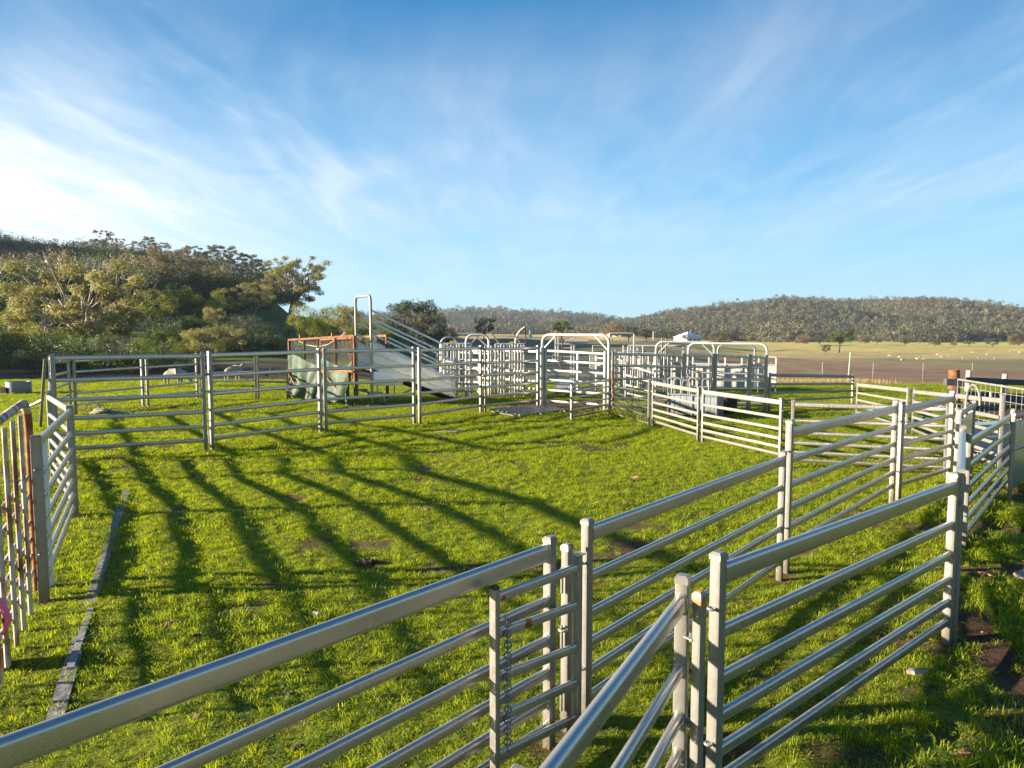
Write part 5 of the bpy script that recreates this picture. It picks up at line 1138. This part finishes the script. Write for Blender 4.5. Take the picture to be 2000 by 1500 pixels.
# dark round trees and the ones scattered over the paddocks
DT = [('rounded dark eucalypt right of the loading ramp, taller of its clump', T_round, 803, 584, 105, 1.0), ('dark lower tree at the right flank of the rounded eucalypt', T_round, 833, 610, 100, .9), ('small brown tree at the right end of the dark clump', T_gold, 862, 635, 150, 1.0),
      ('lone dark tree on the dry gold paddock below the blue hill', T_round, 945, 618, 230, .85), ('bushy green tree standing behind the widest arch', T_pine, 1097, 622, 250, .85), ('pale brown tree left of the dark one behind the goalpost frame', T_gold, 1196, 628, 270, 1.0), ('wide dark tree directly behind the goalpost frame', T_round, 1228, 636, 255, 1.1), ('dark bushy tree right of the goalpost frame', T_round, 1262, 642, 275, 1.0),
      ('small dark tree left of the white house', T_round, 1296, 646, 300, .8), ('olive round tree touching the white house', T_pine, 1312, 645, 305, .75), ('golden round tree right of the white house', T_gold, 1410, 645, 300, 1.1),
      ('lone umbrella shaped pine on the green paddock, the largest one out there', T_pine, 1640, 641, 265, .92), ('small dark bush left of the umbrella shaped pine', T_round, 1613, 672, 240, .8),
      ('wide bare looking brown tree before the foot of the hill', T_gold, 1566, 651, 420, 1.3), ('dark low tree left of the umbrella pine at the hill foot', T_round, 1601, 654, 430, 1.2), ('dull olive tree right of the umbrella pine at the hill foot', T_gold, 1688, 656, 430, 1.2), ('round green tree at the hill foot above the pale pole', T_pine, 1713, 660, 420, 1.0),
      ('dark green tree at the hill foot in the middle of the paddock', T_round, 1768, 659, 420, 1.2), ('low green tree at the hill foot above the grazing sheep', T_pine, 1827, 665, 400, 1.3), ('small olive tree at the hill foot above the rusty post', T_gold, 1862, 664, 410, 1.0), ('pair crowned green tree at the hill foot', T_pine, 1893, 664, 405, 1.3), ('broad dark tree at the hill foot left of the right edge', T_round, 1940, 660, 400, 1.3), ('brown bushy tree at the right edge under the hill', T_gold, 1990, 654, 380, 1.3)]
for lb, tm, px, yt, Y, wk in DT: tree_px(lb, tm, px, yt, Y, width_k=wk)
# trees out of frame on the left that shade the slope behind the yard
for i, (x, y, h) in enumerate([(-46, 40, 6), (-54, 47, 7), (-50, 36.5, 5.5), (-60, 54, 6.5), (-66, 62, 6), (-56, 43, 6.5), (-58, 58, 6), (-70, 50, 8), (-49, 51, 5.5)]):
    place_tree('dense shade tree standing outside the left edge of the yard', (T_green, T_round)[i % 2], x, y, h, 1.2, group='trees left of the yard')

# ------------------------------------------------------------------ far hills and their forest
HILLS = []
def make_hill(label, pxs, ridge, dfoot, dridge, foot_y, seed, treeh=9, gul=.46):
    nu, nv = 300, 46; v = np.zeros((nu + 1, nv + 1, 3))
    for i in range(nu + 1):
        px = pxs[0] + (pxs[-1] - pxs[0]) * i / nu; yr = np.interp(px, pxs, ridge); t = (px - 1000) / F
        dr = dridge * (1 + .12 * (fbm(np.array([px / 160.]), np.array([seed * 1.]), 3, seed)[0] - .5)); zr = CH + (YH - yr) * dr / F - treeh
        df_ = dfoot * (1 + .3 * (fbm(np.array([px / 120.]), np.array([3.]), 3, seed + 1)[0] - .5)); zf = -12.
        for j in range(nv + 1):
            s = j / (nv - 12); 
            if s <= 1: d = df_ + (dr - df_) * s; z = zf + (zr - zf) * (s * .75 + .25 * s * s * (3 - 2 * s))
            else: d = dr * (1 + (s - 1) * .5); z = zr - (s - 1) * (zr + 12) * 1.2
            x, y = d * t, d
            gl_ = abs(fbm(np.array([x / 170. + .15 * y / 170]), np.array([y / 520.]), 4, seed + 7)[0] - .5) * 2
            z += (gl_ - .42) * gul * (zr - zf) * (s * max(0., 1 - s) ** 1.5) * 5.5
            v[i, j] = (x, y, z)
    i, j = np.meshgrid(np.arange(nu), np.arange(nv), indexing='ij'); k = i * (nv + 1) + j
    f = np.stack([k, k + nv + 1, k + nv + 2, k + 1], -1).reshape(-1, 4)
    me = npmesh('hill', v.reshape(-1, 3), f, 'hill_soil'); me.polygons.foreach_set('use_smooth', [True] * len(me.polygons))
    o = bpy.data.objects.new('hill', me); COL.objects.link(o); tag(o, label, None, None, 'structure'); HILLS.append(v)
noisy('hill_soil', [(.3, (.045, .045, .022)), (.6, (.085, .075, .04)), (.8, (.13, .105, .06))], .02, .95)
make_hill('long forested hill on the right under the sky', [1080, 1180, 1230, 1300, 1380, 1450, 1530, 1600, 1700, 1800, 1860, 1930, 2000, 2120, 2300], [650, 638, 628, 612, 599, 590, 585.5, 587, 586, 584.5, 586, 594, 606, 622, 640], 640, 1250, 668, 3)
make_hill('lower blue forested ridge behind the middle of the yards', [560, 700, 850, 900, 950, 1000, 1060, 1100, 1160, 1220, 1300, 1400], [640, 622, 609, 608, 610, 613, 616, 614, 620, 628, 632, 640], 1100, 1700, 655, 9)
def forest_clump(seed, n, mat, sz=.075, k=4, spread=.2):
    rg = np.random.default_rng(seed); cs = rg.normal(0, spread, (k, 3)) * np.array([1, 1, .7]) + np.array([0, 0, .68]); v, f = leaves(rg, cs, rg.uniform(.2, .34, k), np.full(k, n // k), sz, .85, .2, .75)
    return npmesh('wood_tree', v, f, mat)
def make_forest():
    P = []; S = []; I = []
    for hv, n, sz, step in ((HILLS[0], 17000, 9, 0), (HILLS[1], 9000, 12, 0)):
        nu, nv = hv.shape[0] - 1, hv.shape[1] - 1; u = RNG.uniform(0, nu - 1e-3, n); w = RNG.uniform(0, nv - 7, n) ** 1.0
        i = u.astype(int); j = w.astype(int); a = (u - i)[:, None]; b = (w - j)[:, None]
        p = (hv[i, j] * (1 - a) + hv[i + 1, j] * a) * (1 - b) + (hv[i, j + 1] * (1 - a) + hv[i + 1, j + 1] * a) * b
        th = fbm(p[:, 0] / 60, p[:, 1] / 90, 3, 61); kp = RNG.uniform(0, 1, n) < .35 + 1.6 * th; p = p[kp]; n = len(p); s = sz * (.55 + 1.0 * RNG.uniform(0, 1, n) ** 2.2) * (.7 + .6 * th[kp]); P.append(p - np.array([0, 0, 1.0])); S.append(np.stack([s * RNG.uniform(.8, 1.2, n), s, s * RNG.uniform(.9, 1.35, n)], 1)); I.append(RNG.integers(0, 5, n))
    P_ = np.concatenate(P); S_ = np.concatenate(S); n = len(P_)
    scatter('far_woods', 'grey green eucalypt forest covering the far hills', P_, np.stack([np.zeros(n), np.zeros(n), RNG.uniform(0, 6.28, n)], 1), S_, np.concatenate(I), [forest_clump(200 + i, 240, 'leaf_far', .055, 4, .22) for i in range(5)], None)
    # wooded slope on the left
    n = 5200; d = RNG.uniform(95, 232, n) ; px = RNG.uniform(-260, 525, n); x = d * (px - 1000) / F; y = d
    dmin = np.interp(px, [-260, 0, 250, 430, 520, 560, 600], [85, 92, 105, 150, 178, 225, 270])
    ok = (d > dmin) & (fbm(x / 14, y / 14, 2, 88) > .30); x = x[ok]; y = y[ok]; n = len(x); s = RNG.uniform(3.6, 7, n)
    scatter('hillside_woods', 'dense dark eucalypt wood covering the slope of the left hill', np.stack([x, y, hgt(x, y) - .5], 1), np.stack([np.zeros(n), np.zeros(n), RNG.uniform(0, 6.28, n)], 1), np.stack([s, s, s * RNG.uniform(.8, 1.35, n)], 1), RNG.integers(0, 5, n),
            [forest_clump(220 + i, 700, 'leaf_dark' if i % 3 else 'leaf_green', .030, 8, .28) for i in range(4)] + [forest_clump(229, 700, 'leaf_bronze', .030, 8, .28)], None)
make_forest()
def make_scrub():
    n = 900; d = RNG.uniform(47, 125, n); px = RNG.uniform(-120, 560, n); x = d * (px - 1000) / F
    ok = (fbm(x / 6, d / 6, 2, 93) > .60) & (d < np.interp(px, [-120, 420, 560], [125, 110, 70])); x = x[ok]; y = d[ok]; n = len(x); s = RNG.uniform(1.2, 3.2, n)
    scatter('undergrowth', 'dark green scrub covering the shaded foot of the slope behind the yard', np.stack([x, y, hgt(x, y) - s * .25], 1), np.stack([np.zeros(n), np.zeros(n), RNG.uniform(0, 6.28, n)], 1), np.stack([s * 1.2, s * 1.2, s], 1), RNG.integers(0, 3, n),
            [forest_clump(240 + i, 1500, ('leaf_dark', 'leaf_green', 'leaf_dark')[i], .020, 9, .30) for i in range(3)], None)
make_scrub()

# ------------------------------------------------------------------ distant buildings
def house(label, px, ybase, Y, w, dp, hw, hr, wall, roof, rz, hip=True):
    p = at(px, ybase, Y); z = H0(p[0], p[1]) - .3; z = max(z, p[2] - 2); g = thing('house' if hip else 'shed', label, 'house' if hip else 'shed', (p[0], p[1], z)); M = Matrix.Rotation(rz, 3, 'Z'); c = Vector((p[0], p[1], z))
    MB().box(c + Vector((0, 0, hw / 2 - .5)), (w, dp, hw + 1), rz).build('wall', wall, g, smooth=0)
    e = .5; rl = 0.05 if hip else w / 2 + e; b = [Vector(q) for q in ((-w / 2 - e, -dp / 2 - e, hw), (w / 2 + e, -dp / 2 - e, hw), (w / 2 + e, dp / 2 + e, hw), (-w / 2 - e, dp / 2 + e, hw), (-rl, 0, hw + hr), (rl, 0, hw + hr))]
    m = MB(); m.add([c + M @ q for q in b], [(0, 1, 5, 4), (1, 2, 5), (2, 3, 4, 5), (3, 0, 4), (3, 2, 1, 0)]); ro = m.build('roof', roof, g, smooth=0)
    for k in (-.28, .28):
        q = c + M @ Vector((k * w, -dp / 2 - .02, hw * .55)); fr = MB().box(q, (1.5, .1, 1.3), rz).build('window', 'paint_white', g, smooth=0); MB().box(q + M @ Vector((0, -.06, 0)), (1.2, .04, 1.0), rz).build('pane', 'window_dark', fr, smooth=0)
    q = c + M @ Vector((0, -dp / 2 - .03, 1.0)); MB().box(q, (1, .08, 2), rz).build('door', 'brown_timber', g, smooth=0)
    if hip: MB().box(c + M @ Vector((w * .2, 0, hw + hr * .75)), (.7, .7, 1.6), rz).build('chimney', 'roof_red', ro, smooth=0)
house('white house with a pale pyramid roof seen above the yard pipes', 1343, 669, 310, 8.5, 8.5, 2.8, 2.4, 'paint_white', 'roof_grey', .5)
house('low cream shed with a red roof behind the goalpost frame', 1192, 663, 300, 9, 4, 1.8, .7, 'paint_white', 'roof_red', -.2, False)
p = ghit(1036, 656, 120); p = np.array([at(1036, 655, 250)[0], 250]); z = H0(*p); g = thing('water_tank', 'small pale blue tank standing on the dry gold paddock', 'tank', v3(p, z)); m = MB(); lathe(m, v3(p, at(1036, 654, 250)[2]), [(0, 1.75), (.5, 1.7), (.55, 1.5), (.55, -2.0)][::-1], 16); m.build('body', 'roof_grey', g); 
p = at(1276, 667, 290); pt = at(1276, 647, 290); m = MB(); m.tube([(p[0], p[1], p[2] - 2), tuple(pt)], .22, 6); tag(m.build('power_pole', 'pale_timber', None, origin=p), 'thin bare power pole between the dark paddock trees', 'pole')

# ------------------------------------------------------------------ air
hz = MB(); hz.box((300, 900, 55), (5200, 3400, 150)); ho = bpy.data.meshes.new('haze'); ho.from_pydata(hz.v, [], hz.f)
mh = bpy.data.materials.new('haze'); mh.use_nodes = True; nt = mh.node_tree; nt.nodes.remove(nt.nodes['Principled BSDF']); pv = nt.nodes.new('ShaderNodeVolumePrincipled')
pv.inputs['Color'].default_value = (.72, .84, 1, 1); pv.inputs['Density'].default_value = .00012; pv.inputs['Anisotropy'].default_value = .3; nt.links.new(pv.outputs[0], nt.nodes['Material Output'].inputs['Volume'])
ho.materials.append(mh); hob = bpy.data.objects.new('haze', ho); COL.objects.link(hob); tag(hob, 'thin blue air over the valley', None, None, 'stuff')
# ------------------------------------------------------------------ sky, sun, camera
EL, AZ = R(12.8), math.atan2(-1.0, -.12)      # sun low on the left, a touch behind the camera
w = bpy.data.worlds.new('World'); scene.world = w; w.use_nodes = True; N = w.node_tree.nodes; L = w.node_tree.links
bg = N['Background']; sky = N.new('ShaderNodeTexSky'); sky.sky_type = 'NISHITA'; sky.sun_disc = False; sky.sun_elevation = EL; sky.sun_rotation = AZ % (2 * math.pi); sky.air_density = 1.0; sky.dust_density = .35; sky.ozone_density = 2.6
tc = N.new('ShaderNodeTexCoord'); sx = N.new('ShaderNodeSeparateXYZ'); L.new(tc.outputs['Generated'], sx.inputs[0])
def math_(op, a, b=None, clamp=False):
    q = N.new('ShaderNodeMath'); q.operation = op; q.use_clamp = clamp
    for i, k in enumerate((a, b)):
        if k is None: continue
        if isinstance(k, (int, float)): q.inputs[i].default_value = k
        else: L.new(k, q.inputs[i])
    return q.outputs[0]
zz = math_('MAXIMUM', math_('ADD', sx.outputs[2], .07), .03)
cx = math_('DIVIDE', sx.outputs[0], zz); cy = math_('DIVIDE', sx.outputs[1], zz)
cv = N.new('ShaderNodeCombineXYZ'); L.new(cx, cv.inputs[0]); L.new(cy, cv.inputs[1])
def cnoise(rot, sc, scale, detail, rough, dist, seed, lo, hi):
    mp = N.new('ShaderNodeMapping'); mp.inputs['Rotation'].default_value = (0, 0, R(rot)); mp.inputs['Scale'].default_value = sc; mp.inputs['Location'].default_value = (seed, seed * .7, 0); L.new(cv.outputs[0], mp.inputs[0])
    n = N.new('ShaderNodeTexNoise'); n.inputs['Scale'].default_value = scale; n.inputs['Detail'].default_value = detail; n.inputs['Roughness'].default_value = rough; n.inputs['Distortion'].default_value = dist; L.new(mp.outputs[0], n.inputs['Vector'])
    r = N.new('ShaderNodeMapRange'); r.inputs[1].default_value = lo; r.inputs[2].default_value = hi; r.interpolation_type = 'SMOOTHSTEP'; L.new(n.outputs['Fac'], r.inputs[0]); return r.outputs[0]
big = cnoise(24, (.5, 1, 1), .55, 3, .5, .5, 3.1, .2, .8)
swL = cnoise(15, (1.1, .34, 1), .75, 6, .52, .8, 7.7, .28, .80)
swR = cnoise(-24, (1.0, .30, 1), .70, 6, .52, .8, 2.9, .32, .86)
fine = cnoise(24, (1.5, .42, 1), 1.9, 9, .62, 1.2, 1.3, .36, .84)
fin2 = cnoise(-70, (1.2, .5, 1), 1.5, 8, .6, 1.0, 5.1, .40, .90)
def mrange(v, a, b, c=0., d=1., smooth=True):
    q = N.new('ShaderNodeMapRange'); q.inputs[1].default_value = a; q.inputs[2].default_value = b; q.inputs[3].default_value = c; q.inputs[4].default_value = d
    if smooth: q.interpolation_type = 'SMOOTHSTEP'
    L.new(v, q.inputs[0]); return q.outputs[0]
edge = math_('ADD', math_('MULTIPLY', sx.outputs[0], .10), math_('MULTIPLY', big, .10))        # the veil thins above a slanting edge
above = math_('SUBTRACT', sx.outputs[2], edge)
veil = mrange(above, .375, .205)
left = mrange(sx.outputs[0], .30, -.62)
low = mrange(sx.outputs[2], .31, .12)
wl = math_('MULTIPLY', swL, mrange(sx.outputs[0], .25, -.30)); wr = math_('MULTIPLY', swR, mrange(sx.outputs[0], -.30, .25))
wisp = math_('ADD', math_('MULTIPLY', math_('ADD', wl, wr), .62), math_('ADD', math_('MULTIPLY', fine, .30), math_('MULTIPLY', fin2, .24)))
cl = math_('MULTIPLY', veil, math_('ADD', .12, math_('MULTIPLY', wisp, math_('ADD', .66, math_('MULTIPLY', left, .42)))))
cl = math_('ADD', cl, math_('MULTIPLY', math_('MULTIPLY', wisp, mrange(sx.outputs[0], -.02, -.60)), .55))
cl = math_('ADD', cl, math_('MULTIPLY', math_('MULTIPLY', mrange(sx.outputs[0], -.08, -.66), low), .44))
hm = N.new('ShaderNodeMapRange'); hm.inputs[1].default_value = .02; hm.inputs[2].default_value = .16; L.new(sx.outputs[2], hm.inputs[0])
cl = math_('MULTIPLY', cl, hm.outputs[0]); cl = math_('MULTIPLY', cl, .85, True)
gr = ramp(N, [(0, (2.0, 3.3, 3.9)), (.10, (1.15, 2.75, 3.8)), (.22, (.38, 1.80, 3.35)), (.36, (.03, .98, 2.35)), (.6, (.03, .62, 1.7)), (1, (.03, .42, 1.4))]); L.new(sx.outputs[2], gr.inputs[0])
hs = N.new('ShaderNodeMix'); hs.data_type = 'RGBA'; hs.inputs[0].default_value = .93; L.new(sky.outputs[0], hs.inputs[6]); L.new(gr.outputs[0], hs.inputs[7])
mx = N.new('ShaderNodeMix'); mx.data_type = 'RGBA'; L.new(cl, mx.inputs[0]); L.new(hs.outputs[2], mx.inputs[6]); mx.inputs[7].default_value = (3.75, 4.0, 4.2, 1)
L.new(mx.outputs[2], bg.inputs['Color']); bg.inputs['Strength'].default_value = .069
sd = bpy.data.lights.new('sun', 'SUN'); sd.energy = 5.0; sd.angle = R(.53); sd.color = (1, .86, .67); so = bpy.data.objects.new('sun', sd); COL.objects.link(so)
so.rotation_euler = Vector((math.sin(AZ) * math.cos(EL), math.cos(AZ) * math.cos(EL), math.sin(EL))).to_track_quat('Z', 'Y').to_euler()
cd = bpy.data.cameras.new('camera'); cd.sensor_width = 36; cd.lens = F / 2000 * 36; cd.clip_start = .05; cd.clip_end = 9000
co = bpy.data.objects.new('camera', cd); COL.objects.link(co); co.location = (0, 0, CH); co.rotation_euler = (R(90) - TH, 0, 0); scene.camera = co
scene.view_settings.view_transform = 'Standard'; scene.view_settings.look = 'None'; scene.view_settings.exposure = 1.95; scene.view_settings.gamma = 1
scene.cycles.use_denoising = True; scene.cycles.max_bounces = 6; scene.cycles.diffuse_bounces = 3; scene.cycles.glossy_bounces = 3; scene.cycles.transmission_bounces = 3
scene.cycles.caustics_reflective = False; scene.cycles.caustics_refractive = False; scene.cycles.sample_clamp_indirect = 6
